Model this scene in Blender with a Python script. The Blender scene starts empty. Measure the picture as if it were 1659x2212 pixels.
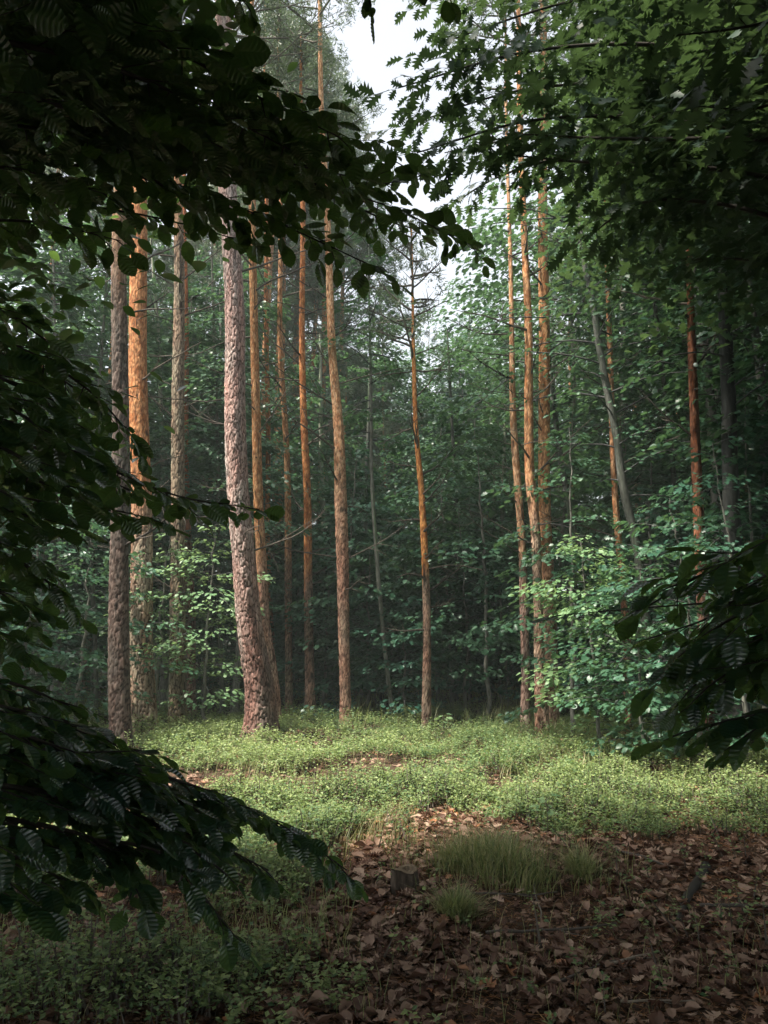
import bpy, math, random
import numpy as np
from mathutils import Vector

# ------------------------------------------------------------------ camera, world, sun, exposure
SC = bpy.context.scene
COL = SC.collection
W0, H0, F0, PITCH, CAMZ = 1659.0, 2212.0, 1671.0, math.radians(9.0), 1.6
cam_d = bpy.data.cameras.new("camera")
cam = bpy.data.objects.new("camera", cam_d)
COL.objects.link(cam)
cam.location = (0, 0, CAMZ)
cam.rotation_euler = (math.radians(90) + PITCH, 0, 0)
cam_d.sensor_fit = 'VERTICAL'
cam_d.sensor_height = 36.0
cam_d.sensor_width = 27.0
cam_d.lens = 36.0 * F0 / H0
cam_d.clip_start = 0.05
cam_d.clip_end = 2000
SC.camera = cam

SUN_EL, SUN_AZ = math.radians(62), math.radians(-110)      # azimuth from +Y, negative = to the left
sun_dir = Vector((math.sin(SUN_AZ) * math.cos(SUN_EL), math.cos(SUN_AZ) * math.cos(SUN_EL), math.sin(SUN_EL)))
world = bpy.data.worlds.new("World")
SC.world = world
world.use_nodes = True
nt = world.node_tree
bg = nt.nodes['Background']
sky = nt.nodes.new('ShaderNodeTexSky')
sky.sky_type = 'NISHITA'
sky.sun_disc = False
sky.sun_elevation = SUN_EL
sky.sun_rotation = SUN_AZ
sky.dust_density = 3.0
hs = nt.nodes.new('ShaderNodeHueSaturation')
hs.inputs['Saturation'].default_value = 0.28
nt.links.new(sky.outputs[0], hs.inputs['Color'])
nt.links.new(hs.outputs[0], bg.inputs['Color'])
bg.inputs['Strength'].default_value = 0.12
sl = bpy.data.lights.new("sun", 'SUN')
sl.energy = 5.0
sl.angle = math.radians(5)
sl.color = (1.0, 0.93, 0.80)
sun = bpy.data.objects.new("sun", sl)
COL.objects.link(sun)
sun.rotation_euler = sun_dir.to_track_quat('Z', 'Y').to_euler()
SC.view_settings.view_transform = 'Standard'
SC.view_settings.look = 'None'
SC.view_settings.gamma = 1.0
SC.view_settings.exposure = 1.65
SC.render.engine = 'CYCLES'
cy = SC.cycles
cy.max_bounces = 6
cy.diffuse_bounces = 3
cy.glossy_bounces = 2
cy.transmission_bounces = 3
cy.volume_bounces = 0
cy.transparent_max_bounces = 4
cy.use_denoising = True
cy.sample_clamp_indirect = 4.0

# ------------------------------------------------------------------ projection helpers
_cp, _sp = math.cos(PITCH), math.sin(PITCH)
def ray(u, v):
    a, b = (u - W0 / 2) / F0, (H0 / 2 - v) / F0
    return np.array([a, _cp - b * _sp, _sp + b * _cp])
def at(u, v, Y):                       # the point seen at (u, v) in the plane y = Y
    d = ray(u, v)
    return np.array([0, 0, CAMZ]) + d * (Y / d[1])
def ground_at(u, v):
    d = ray(u, v)
    t = -CAMZ / d[2]
    return np.array([0, 0, CAMZ]) + d * t

# ------------------------------------------------------------------ noise
def hash2(i, j, s=0):
    n = (i.astype(np.int64) * 374761393 + j.astype(np.int64) * 668265263 + s * 974634777) & 0x7fffffff
    n = (n ^ (n >> 13)) * 1274126177 & 0x7fffffff
    return ((n ^ (n >> 16)) & 0xffffff) / float(0xffffff)
def vnoise(x, y, s=0):
    x = np.asarray(x, float); y = np.asarray(y, float)
    i, j = np.floor(x).astype(np.int64), np.floor(y).astype(np.int64)
    fx, fy = x - i, y - j
    fx = fx * fx * (3 - 2 * fx); fy = fy * fy * (3 - 2 * fy)
    a, b = hash2(i, j, s), hash2(i + 1, j, s)
    c, d = hash2(i, j + 1, s), hash2(i + 1, j + 1, s)
    return (a * (1 - fx) + b * fx) * (1 - fy) + (c * (1 - fx) + d * fx) * fy
def fbm(x, y, s=0, o=4):
    r, a, t = 0, 1.0, 0
    for k in range(o):
        r = r + a * vnoise(x * 2 ** k, y * 2 ** k, s + k * 17); t += a; a *= .5
    return r / t
def worley(a, b, per, s=0):            # a is periodic with integer period per
    ia, ib = np.floor(a).astype(np.int64), np.floor(b).astype(np.int64)
    f1 = np.full(a.shape, 9.0); f2 = np.full(a.shape, 9.0); cid = np.zeros(a.shape)
    for da in (-1, 0, 1):
        for db in (-1, 0, 1):
            ca, cb = ia + da, ib + db
            m = np.mod(ca, per)
            px = ca + hash2(m, cb, s); py = cb + hash2(m, cb, s + 5)
            d = np.hypot(px - a, py - b)
            r = hash2(m, cb, s + 9)
            n1 = d < f1
            f2 = np.where(n1, f1, np.minimum(f2, d))
            cid = np.where(n1, r, cid)
            f1 = np.where(n1, d, f1)
    return f1, f2, cid
def sstep(x, a, b):
    t = np.clip((x - a) / (b - a), 0, 1)
    return t * t * (3 - 2 * t)

def gz(x, y):                          # height of the ground
    x = np.asarray(x, float); y = np.asarray(y, float)
    near = sstep(np.hypot(x, y), 60, 25)
    return ((fbm(x * .35 + 3, y * .35, 3, 3) - .5) * .22 + (fbm(x * 1.9, y * 1.9, 8, 3) - .5) * .07) * near

# ------------------------------------------------------------------ mesh building
def build(name, chunks, mat, parent=None, smooth=True, attrs=None, loc=None):
    Vs, Fs, off, At = [], [], 0, []
    for ch in chunks:
        V, F = ch[0], ch[1]
        if len(V) == 0: continue
        Vs.append(V)
        for f in (F if isinstance(F, list) else [F]):
            Fs.append(np.asarray(f, np.int64) + off)
        At.append(ch[2] if len(ch) > 2 else np.zeros(len(V)))
        off += len(V)
    V = np.concatenate(Vs).astype(np.float32)
    me = bpy.data.meshes.new(name)
    me.vertices.add(len(V))
    me.vertices.foreach_set('co', V.ravel())
    loops = np.concatenate([f.ravel() for f in Fs]).astype(np.int32)
    tot = np.concatenate([np.full(len(f), f.shape[1]) for f in Fs]).astype(np.int32)
    st = np.concatenate([[0], np.cumsum(tot)[:-1]]).astype(np.int32)
    me.loops.add(len(loops)); me.loops.foreach_set('vertex_index', loops)
    me.polygons.add(len(tot)); me.polygons.foreach_set('loop_start', st)
    me.polygons.foreach_set('loop_total', tot)
    me.update(calc_edges=True)
    A = np.concatenate(At)
    if A.ndim == 1:
        at_ = me.attributes.new('rnd', 'FLOAT', 'POINT'); at_.data.foreach_set('value', A.astype(np.float32))
    else:
        at_ = me.attributes.new('col', 'FLOAT_COLOR', 'POINT')
        at_.data.foreach_set('color', np.concatenate([A, np.ones((len(A), 1))], 1).astype(np.float32).ravel())
    me.polygons.foreach_set('use_smooth', np.full(len(tot), bool(smooth)))
    for m in (mat if isinstance(mat, (list, tuple)) else [mat]):
        me.materials.append(m)
    o = bpy.data.objects.new(name, me)
    COL.objects.link(o)
    if parent is not None: o.parent = parent
    return o
def tag(o, label=None, cat=None, group=None, kind=None):
    if label: o['label'] = label
    if cat: o['category'] = cat
    if group: o['group'] = group
    if kind: o['kind'] = kind
    return o
def empty(name, loc=(0, 0, 0), rz=0, sc=1.0):
    o = bpy.data.objects.new(name, None)
    o.empty_display_size = .3
    COL.objects.link(o)
    o.location = loc; o.rotation_euler = (0, 0, rz); o.scale = (sc, sc, sc)
    return o
def thing(name, label, cat, loc=(0, 0, 0), group=None, rz=0, sc=1.0):
    return tag(empty(name, loc, rz, sc), label, cat, group)
def copy_tree(o, parent=None):
    c = o.copy(); COL.objects.link(c); c.parent = parent
    for ch in o.children: copy_tree(ch, c)
    return c

def tube(P, R, n=6, cap=True):
    P = np.asarray(P, float); m = len(P)
    R = np.broadcast_to(np.asarray(R, float), (m,))
    T = np.gradient(P, axis=0); T /= np.linalg.norm(T, axis=1)[:, None] + 1e-9
    ref = np.array([0, 0, 1.0]) if abs(T[:, 2]).mean() < .8 else np.array([1.0, 0, 0])
    A = np.cross(T, ref); A /= np.linalg.norm(A, axis=1)[:, None] + 1e-9
    B = np.cross(T, A)
    th = np.arange(n) * 2 * math.pi / n
    V = P[:, None] + R[:, None, None] * (A[:, None] * np.cos(th)[None, :, None] + B[:, None] * np.sin(th)[None, :, None])
    V = V.reshape(-1, 3)
    i = np.arange(m - 1)[:, None] * n; j = np.arange(n)[None]; j2 = (j + 1) % n
    F = [np.stack([i + j, i + j2, i + n + j2, i + n + j], -1).reshape(-1, 4)]
    return V, F
def smooth_path(pts, n):
    pts = np.asarray(pts, float)
    t = np.concatenate([[0], np.cumsum(np.linalg.norm(np.diff(pts, axis=0), axis=1))]); t /= t[-1]
    s = np.linspace(0, 1, n)
    out = np.empty((n, pts.shape[1]))
    m = np.gradient(pts, t, axis=0) if len(pts) > 2 else np.repeat((pts[-1] - pts[0])[None], 2, 0)
    k = np.clip(np.searchsorted(t, s, 'right') - 1, 0, len(t) - 2)
    h = (t[k + 1] - t[k])[:, None]; x = ((s - t[k])[:, None]) / h
    out = ((2 * x ** 3 - 3 * x ** 2 + 1) * pts[k] + (x ** 3 - 2 * x ** 2 + x) * h * m[k]
           + (-2 * x ** 3 + 3 * x ** 2) * pts[k + 1] + (x ** 3 - x ** 2) * h * m[k + 1])
    return out

# leaf templates: axis +Y, normal +Z, length 1
def leaf_tpl(t, w, sweep=None, fold=.12, droop=.12, pleat=0.0, cols=1):
    t = np.asarray(t, float); w = np.asarray(w, float)
    sweep = np.zeros(len(t)) if sweep is None else np.asarray(sweep, float)
    V, k = [], 2 * cols + 1
    for i in range(len(t)):
        for c in range(-cols, cols + 1):
            f = c / cols
            y = t[i] + abs(f) * sweep[i]
            z = abs(f) * w[i] * fold - droop * y * y + (pleat * (1 if i % 2 else -1) * abs(f) * (1.25 - abs(f)) if pleat else 0)
            V.append((f * w[i], y, z))
    F = []
    for i in range(len(t) - 1):
        for c in range(k - 1):
            a = i * k + c
            F.append((a, a + 1, a + k + 1, a + k))
    return np.array(V), np.array(F)
_t = np.linspace(0, 1, 17)
_w = .31 * np.sin(np.pi * _t ** .78) ** .85
_w = np.interp(_t, [0, .07, .2, .35, .5, .65, .8, .9, .96, 1], [.01, .12, .25, .32, .33, .28, .18, .09, .035, .002])
_w[1:-1] += .012 * np.where(np.arange(15) % 2, 1, -1)
BEECH_HI = [leaf_tpl(_t, _w * k_, np.full(17, .10) * np.sin(np.pi * _t), f_, d_, p_, 2) for k_, f_, d_, p_ in ((1, .10, .16, .034), (.86, .28, .30, .022), (1.08, -.06, .05, .040), (.95, .18, -.12, .028))]
_t = np.linspace(0, 1, 6)
BEECH_LO = leaf_tpl(_t, [.02, .27, .36, .33, .2, .01], None, .15, .18)
_t = np.array([0, .08, .2, .28, .38, .46, .58, .66, .78, .86, 1.0])
OAK_HI = leaf_tpl(_t, [.015, .07, .27, .11, .40, .13, .42, .12, .26, .08, .01],
                  [0, 0, .08, .04, .14, .04, .16, .04, .12, .02, 0], .12, .2)
_t = np.array([0, .1, .28, .42, .56, .72, .84, 1.0])
OAK_LO = leaf_tpl(_t, [.02, .10, .36, .16, .42, .16, .22, .01], [0, 0, .1, .03, .12, .03, .08, 0], .15, .22)
_t = np.array([0, .3, .7, 1.0])
MAPLE_LO = leaf_tpl(_t, [.05, .42, .30, .01], [-.05, .06, .05, 0], .14, .2)
DIAMOND = (np.array([[0, 0, 0], [.32, .5, .06], [0, 1.0, -.08], [-.32, .5, .06]]), np.array([[0, 1, 2], [0, 2, 3]]))
NEEDLE = (np.array([[-.03, 0, 0], [.03, 0, 0], [0, 1.0, 0]]), np.array([[0, 1, 2]]))
# fallen oak leaf: curled up
def curled(tpl, c1, c2, seed):
    V = tpl[0].copy(); r = np.random.default_rng(seed)
    x, y = V[:, 0], V[:, 1] - .5
    V[:, 2] = c1 * x * x * 2.2 + c2 * y * y + .5 * r.uniform(-.6, .6) * x * y + .02 * r.normal(size=len(V))
    V[:, 0] = x * (1 - abs(c1) * abs(x) * .6)
    return V, tpl[1]

def norm(a):
    return a / (np.linalg.norm(a, axis=-1, keepdims=True) + 1e-9)
def scatter(tpl, P, D, N, S, rnd=None, rng=None):
    P = np.asarray(P, float); D = norm(np.asarray(D, float)); N = np.asarray(N, float)
    X = norm(np.cross(D, N)); N = np.cross(X, D)
    S = np.broadcast_to(np.asarray(S, float), (len(P),))
    tv, tf = tpl
    V = (X[:, None] * tv[None, :, 0:1] + D[:, None] * tv[None, :, 1:2] + N[:, None] * tv[None, :, 2:3]) * S[:, None, None] + P[:, None]
    F = (tf[None] + (np.arange(len(P)) * len(tv))[:, None, None]).reshape(-1, tf.shape[1])
    if rnd is None: rnd = np.random.default_rng(len(P)).uniform(0, 1, len(P))
    return V.reshape(-1, 3), F, np.repeat(rnd, len(tv), axis=0)

# ------------------------------------------------------------------ materials
def new_mat(name):
    m = bpy.data.materials.new(name); m.use_nodes = True
    t = m.node_tree
    return m, t, t.nodes['Principled BSDF'], t.nodes['Material Output']
def leaf_mat(name, c0, c1, trans, tw=.35, rough=.45, spec=.4, vein=False):
    m, t, p, out = new_mat(name)
    a = t.nodes.new('ShaderNodeAttribute'); a.attribute_name = 'rnd'
    mx = t.nodes.new('ShaderNodeMix'); mx.data_type = 'RGBA'
    mx.inputs[6].default_value = (*c0, 1); mx.inputs[7].default_value = (*c1, 1)
    t.links.new(a.outputs['Fac'], mx.inputs[0])
    t.links.new(mx.outputs[2], p.inputs['Base Color'])
    p.inputs['Roughness'].default_value = rough
    p.inputs['Specular IOR Level'].default_value = spec
    tr = t.nodes.new('ShaderNodeBsdfTranslucent'); tr.inputs['Color'].default_value = (*trans, 1)
    ms = t.nodes.new('ShaderNodeMixShader'); ms.inputs[0].default_value = tw
    t.links.new(p.outputs[0], ms.inputs[1]); t.links.new(tr.outputs[0], ms.inputs[2])
    t.links.new(ms.outputs[0], out.inputs['Surface'])
    return m
def ramp_mat(name, stops, rough=.8, tw=0, nscale=40, namp=.35, bump=0.0):
    m, t, p, out = new_mat(name)
    a = t.nodes.new('ShaderNodeAttribute'); a.attribute_name = 'rnd'
    r = t.nodes.new('ShaderNodeValToRGB')
    while len(r.color_ramp.elements) < len(stops): r.color_ramp.elements.new(.5)
    for e, (x, c) in zip(r.color_ramp.elements, stops): e.position = x; e.color = (*c, 1)
    t.links.new(a.outputs['Fac'], r.inputs[0])
    tc = t.nodes.new('ShaderNodeTexCoord')
    n = t.nodes.new('ShaderNodeTexNoise'); n.inputs['Scale'].default_value = nscale; n.inputs['Detail'].default_value = 4
    t.links.new(tc.outputs['Object'], n.inputs['Vector'])
    mr = t.nodes.new('ShaderNodeMapRange'); mr.inputs[3].default_value = 1 - namp; mr.inputs[4].default_value = 1 + namp
    t.links.new(n.outputs[0], mr.inputs[0])
    mu = t.nodes.new('ShaderNodeVectorMath'); mu.operation = 'SCALE'
    t.links.new(r.outputs[0], mu.inputs[0]); t.links.new(mr.outputs[0], mu.inputs['Scale'])
    t.links.new(mu.outputs[0], p.inputs['Base Color'])
    p.inputs['Roughness'].default_value = rough
    p.inputs['Specular IOR Level'].default_value = .25
    if bump:
        b = t.nodes.new('ShaderNodeBump'); b.inputs['Strength'].default_value = bump; b.inputs['Distance'].default_value = .02
        t.links.new(n.outputs[0], b.inputs['Height']); t.links.new(b.outputs[0], p.inputs['Normal'])
    if tw:
        tr = t.nodes.new('ShaderNodeBsdfTranslucent'); t.links.new(mu.outputs[0], tr.inputs['Color'])
        ms = t.nodes.new('ShaderNodeMixShader'); ms.inputs[0].default_value = tw
        t.links.new(p.outputs[0], ms.inputs[1]); t.links.new(tr.outputs[0], ms.inputs[2])
        t.links.new(ms.outputs[0], out.inputs['Surface'])
    return m
def bark_col_mat(name, rough=.85, nscale=(60, 60, 14), bump=.6):
    m, t, p, out = new_mat(name)
    a = t.nodes.new('ShaderNodeAttribute'); a.attribute_name = 'col'
    tc = t.nodes.new('ShaderNodeTexCoord')
    mp = t.nodes.new('ShaderNodeMapping'); mp.inputs['Scale'].default_value = nscale
    n = t.nodes.new('ShaderNodeTexNoise'); n.inputs['Scale'].default_value = 1; n.inputs['Detail'].default_value = 5
    t.links.new(tc.outputs['Object'], mp.inputs[0]); t.links.new(mp.outputs[0], n.inputs['Vector'])
    mr = t.nodes.new('ShaderNodeMapRange'); mr.inputs[1].default_value = .3; mr.inputs[2].default_value = .7
    mr.inputs[3].default_value = .55; mr.inputs[4].default_value = 1.4
    t.links.new(n.outputs[0], mr.inputs[0])
    mu = t.nodes.new('ShaderNodeVectorMath'); mu.operation = 'SCALE'
    t.links.new(a.outputs['Color'], mu.inputs[0]); t.links.new(mr.outputs[0], mu.inputs['Scale'])
    t.links.new(mu.outputs[0], p.inputs['Base Color'])
    b = t.nodes.new('ShaderNodeBump'); b.inputs['Strength'].default_value = bump; b.inputs['Distance'].default_value = .01
    t.links.new(n.outputs[0], b.inputs['Height']); t.links.new(b.outputs[0], p.inputs['Normal'])
    p.inputs['Roughness'].default_value = rough
    p.inputs['Specular IOR Level'].default_value = .2
    return m

M = {}
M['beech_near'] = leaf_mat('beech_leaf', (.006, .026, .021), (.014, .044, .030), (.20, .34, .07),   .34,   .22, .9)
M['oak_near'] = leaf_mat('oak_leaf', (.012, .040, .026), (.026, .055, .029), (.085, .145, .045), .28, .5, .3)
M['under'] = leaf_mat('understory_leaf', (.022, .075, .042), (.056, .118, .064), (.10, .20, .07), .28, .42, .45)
M['under_b'] = leaf_mat('understory_leaf_bluish', (.018, .068, .046), (.046, .115, .070), (.08, .18, .08), .28, .42, .45)
M['pale'] = leaf_mat('pale_sapling_leaf', (.10, .20, .10), (.18, .28, .13), (.25, .38, .14), .35, .45, .4)
M['needle'] = leaf_mat('pine_needle', (.065, .105, .068), (.13, .155, .095), (.12, .18, .07), .25, .5, .3)
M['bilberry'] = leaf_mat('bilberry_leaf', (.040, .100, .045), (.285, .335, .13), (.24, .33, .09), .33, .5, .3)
M['grass'] = leaf_mat('grass_blade', (.055, .11, .045), (.36, .31, .16), (.26, .32, .10), .35, .5, .3)
M['litter'] = ramp_mat('dry_oak_leaf', [(0, (.060, .024, .012)), (.3, (.11, .058, .038)), (.6, (.22, .135, .094)), (.9, (.35, .245, .18)), (1, (.30, .12, .05))], .6, .15, 30, .25)
M['needle_litter'] = ramp_mat('dry_needle', [(0, (.07, .03, .012)), (.6, (.20, .085, .030)), (1, (.34, .20, .09))], .8)
M['soil'] = ramp_mat('forest_soil', [(0, (.045, .026, .014)), (1, (.030, .020, .012))], .95, 0, 6, .6, .8)
M['twig'] = ramp_mat('grey_twig', [(0, (.055, .045, .038)), (.6, (.14, .12, .10)), (1, (.22, .18, .14))], .85, 0, 60, .3)
M['twig_dark'] = ramp_mat('dark_twig', [(0, (.020, .018, .015)), (1, (.060, .048, .036))], .8, 0, 60, .3)
M['twig_dead'] = ramp_mat('dead_twig', [(0, (.028, .022, .018)), (.7, (.10, .08, .065))], .85, 0, 60, .3)
M['grey_bark'] = bark_col_mat('smooth_grey_bark', .8, (30, 30, 8), .4)
M['pine_bark'] = bark_col_mat('pine_bark')
M['cutwood'] = ramp_mat('weathered_cut_wood', [(0, (.07, .05, .035)), (1, (.19, .14, .09))], .9, 0, 50, .3, .5)

# ------------------------------------------------------------------ ground
def ground():
    ax = np.concatenate([-np.geomspace(420, 9, 40), np.linspace(-8.8, 8.8, 177), np.geomspace(9, 420, 40)])
    ay = np.concatenate([-np.geomspace(420, 3, 30), np.linspace(-2.8, 18, 209), np.geomspace(18.2, 420, 50)])
    X, Y = np.meshgrid(ax, ay)
    Z = gz(X, Y)
    V = np.stack([X, Y, Z], -1).reshape(-1, 3)
    nx, ny = len(ax), len(ay)
    i = (np.arange(ny - 1)[:, None] * nx + np.arange(nx - 1)[None]).ravel()
    F = np.stack([i, i + 1, i + nx + 1, i + nx], -1)
    r = fbm(V[:, 0] * .8, V[:, 1] * .8, 5)
    o = build('ground', [(V, F, r)], M['soil'])
    tag(o, kind='structure')
ground()

LIT = np.array([ground_at(u, v)[:2] for u, v in
     [(935, 1735), (1000, 1752), (1200, 1785), (1400, 1812), (1659, 1850), (2300, 1870), (2300, 2600), (560, 2600),
      (690, 2130), (640, 2010), (690, 1905), (815, 1815)]])
def in_poly(x, y, poly):
    c = np.zeros(x.shape, bool); n = len(poly)
    for i in range(n):
        x0, y0 = poly[i]; x1, y1 = poly[(i + 1) % n]
        h = ((y0 > y) != (y1 > y)) & (x < (x1 - x0) * (y - y0) / (y1 - y0 + 1e-12) + x0)
        c ^= h
    return c
def litter_mask(x, y):
    dx = (fbm(x * 1.3, y * 1.3, 31, 3) - .5) * 1.0; dy = (fbm(x * 1.3, y * 1.3, 47, 3) - .5) * 1.2
    return in_poly(x + dx, y + dy, LIT)

def area_points(n, y0, y1, seed, spread=.62, pw=1.0, extra=.6):
    r = np.random.default_rng(seed)
    y = y0 + (y1 - y0) * r.uniform(0, 1, n) ** pw
    x = r.uniform(-1, 1, n) * (spread * y + extra)
    return x, y, r

# bilberry cover -------------------------------------------------------
def cover_height(x, y):
    return .06 + .14 * fbm(x * .9, y * .9, 61, 3) ** 1.3 + .20 * sstep(fbm(x * 2.3, y * 2.3, 77, 2), .35, .75)
def bilberry():
    chunks, stems = [], []
    for (n, y0, y1, per, size, seed, pw) in ((21000, 3.3, 9.5, 16, .021, 1, .8), (19000, 9.0, 16, 15, .025, 2, 1.0), (6500, 15, 34, 10, .045, 3, .8)):
        x, y, r = area_points(n, y0, y1, seed, .60, pw)
        lm = litter_mask(x, y)
        left_low = (y < 4.7) & (x < 0)
        pat = fbm(x * .8 + 9, y * .8, 91, 3)
        keep = np.where(lm, r.uniform(0, 1, n) < .03, np.where(left_low, pat > .59, pat > .33))
        keep &= (fbm(x * 2.3, y * 2.3, 77, 2) > .40) | (r.uniform(0, 1, n) < .45)
        x, y = x[keep], y[keep]; n = len(x)
        h = cover_height(x, y) * r.uniform(.6, 1.15, n)
        base = np.stack([x, y, gz(x, y)], -1)
        lean = np.stack([r.normal(0, .25, n), r.normal(0, .25, n), np.ones(n)], -1)
        k = np.tile(np.arange(per), n); bi = np.repeat(np.arange(n), per)
        s = (k + r.uniform(.2, 1, len(k))) / per
        s = .35 + .65 * s
        P = base[bi] + lean[bi] * (h[bi] * s)[:, None] + r.normal(0, .022, (len(k), 3)) * (1, 1, .5)
        az = r.uniform(0, 2 * math.pi, len(k))
        D = np.stack([np.cos(az), np.sin(az), r.uniform(-.1, .7, len(k))], -1)
        N = np.stack([r.normal(0, .3, len(k)), r.normal(0, .3, len(k)), np.ones(len(k))], -1)
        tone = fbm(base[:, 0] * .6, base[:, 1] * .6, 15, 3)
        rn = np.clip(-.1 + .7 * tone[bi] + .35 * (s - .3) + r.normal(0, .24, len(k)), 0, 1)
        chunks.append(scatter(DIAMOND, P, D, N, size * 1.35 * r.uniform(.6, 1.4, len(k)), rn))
        if y0 < 9:
            T = base + lean * h[:, None]
            stems.append(scatter(NEEDLE, base, T - base, r.normal(0, 1, (n, 3)), np.linalg.norm(T - base, axis=1), np.clip(r.normal(.3, .1, n), 0, 1)))
    o = build('bilberry_cover', chunks, M['bilberry'], smooth=False)
    tag(o, 'low bilberry plants covering the floor of the clearing', 'ground cover', kind='stuff')
    o = build('bilberry_stems', stems, M['twig'], smooth=False)
    tag(o, 'thin woody stems under the low bilberry leaves', 'ground cover', kind='stuff')
bilberry()

def grass_blades(P, H, lean, r, rn, wid=.0035, seg=3):
    n = len(P); az = r.uniform(0, 2 * math.pi, n)
    D = np.stack([np.cos(az), np.sin(az), np.zeros(n)], -1) + lean
    side = norm(np.cross(D, [0, 0, 1.0]) + 1e-6)
    Vs = []
    bend = r.uniform(.15, .75, n)
    for k in range(seg + 1):
        t = k / seg
        c = P + D * (H * bend * t * t)[:, None] + np.array([0, 0, 1.0]) * (H * t * (1 - .25 * bend * t))[:, None]
        w = (wid * (1 - t) ** .7 + .0003) if np.isscalar(wid) else (wid * (1 - t) ** .7 + .0003)[:, None]
        Vs.append(c - side * w); Vs.append(c + side * w)
    V = np.stack(Vs, 1).reshape(-1, 3); k = 2 * (seg + 1)
    f = np.array([[2 * i, 2 * i + 1, 2 * i + 3, 2 * i + 2] for i in range(seg)])
    F = (f[None] + (np.arange(n) * k)[:, None, None]).reshape(-1, 4)
    return V, F, np.repeat(rn, k)
def grass():
    ch = []
    # tall pale grass at the back edge and between the plants
    for (u0, u1, v0, v1, n, h, w) in ((740, 1180, 1490, 1570, 5200, .42, .0055), (1080, 1350, 1545, 1680, 3600, .30, .004), (280, 1250, 1560, 1720, 4500, .26, .0035),
                                   (620, 900, 1690, 1830, 3000, .18, .0025), (400, 760, 1600, 2080, 3600, .2, .0025), (820, 1380, 1760, 1940, 2600, .15, .0024), (1250, 1700, 1560, 1700, 2200, .28, .004), (0, 600, 1850, 2200, 1600, .16, .002), (650, 1650, 1960, 2200, 900, .14, .002)):
        r = np.random.default_rng(int(u0 + v0))
        m = int(n * .35)
        u = r.uniform(u0, u1, m); v = r.uniform(v0, v1, m)
        G = np.array([ground_at(a, b) for a, b in zip(u, v)])
        pat = fbm(G[:, 0] * 1.5, G[:, 1] * 1.5, 22, 2)
        G = G[pat > .42]; m = len(G)
        G[:, 2] = gz(G[:, 0], G[:, 1])
        rn = np.clip(r.normal(.55, .25, m), 0, 1)
        ch.append(grass_blades(G, h * r.uniform(.5, 1.3, m), np.zeros(3), r, rn, w))
    tag(build('grass', ch, M['grass'], smooth=False), 'thin forest grass growing between the bilberry plants', 'grass', kind='stuff')
    for (u, v, R, H, n, lab) in ((1085, 1885, .56, .32, 1700, 'big round grass tussock at the right edge of the leafy path'),
                                 (985, 1985, .15, .22, 900, 'small dark grass tuft standing in the dry leaves below the big tussock'),
                                 (1265, 1893, .17, .2, 700, 'low grass tuft right of the big tussock in the dry leaves')):
        r = np.random.default_rng(int(u))
        c = ground_at(u, v); c[2] = gz(c[0], c[1])
        a = r.uniform(0, 6.283, n); q = R * r.uniform(0, 1.1, n) ** .8
        P = np.stack([q * np.cos(a), q * np.sin(a), np.zeros(n)], -1)
        nc = 14; cc = P[:nc].copy(); own = r.integers(0, nc, n); fh = r.uniform(.45, 1.15, nc)[own]
        P = cc[own] * .9 + (P - cc[own]) * .28 + r.normal(0, .02, (n, 3)) * (1, 1, 0)
        a = np.arctan2(P[:, 1], P[:, 0]); q = np.minimum(np.hypot(P[:, 0], P[:, 1]), R * 1.2)
        P[:, 2] = gz(P[:, 0] + c[0], P[:, 1] + c[1]) - c[2]
        lean_d = np.stack([np.cos(a), np.sin(a), 0 * a], -1) * (q / R * 1.1)[:, None]
        g = grass_blades(P, H * fh * r.uniform(.5, 1.2, n) * (1 - .3 * q / R), lean_d + r.normal(0, .8, (n, 3)) * (1, 1, 0), r, np.where(r.uniform(0, 1, n) < .3, 1.0, np.clip(r.normal(.3, .25, n), 0, 1)), .0034, 4)
        o = build('grass_tussock', [g], M['grass'], smooth=False)
        o.location = c
        tag(o, lab, 'grass tussock', 'grass tussocks by the leafy path')
grass()

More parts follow.
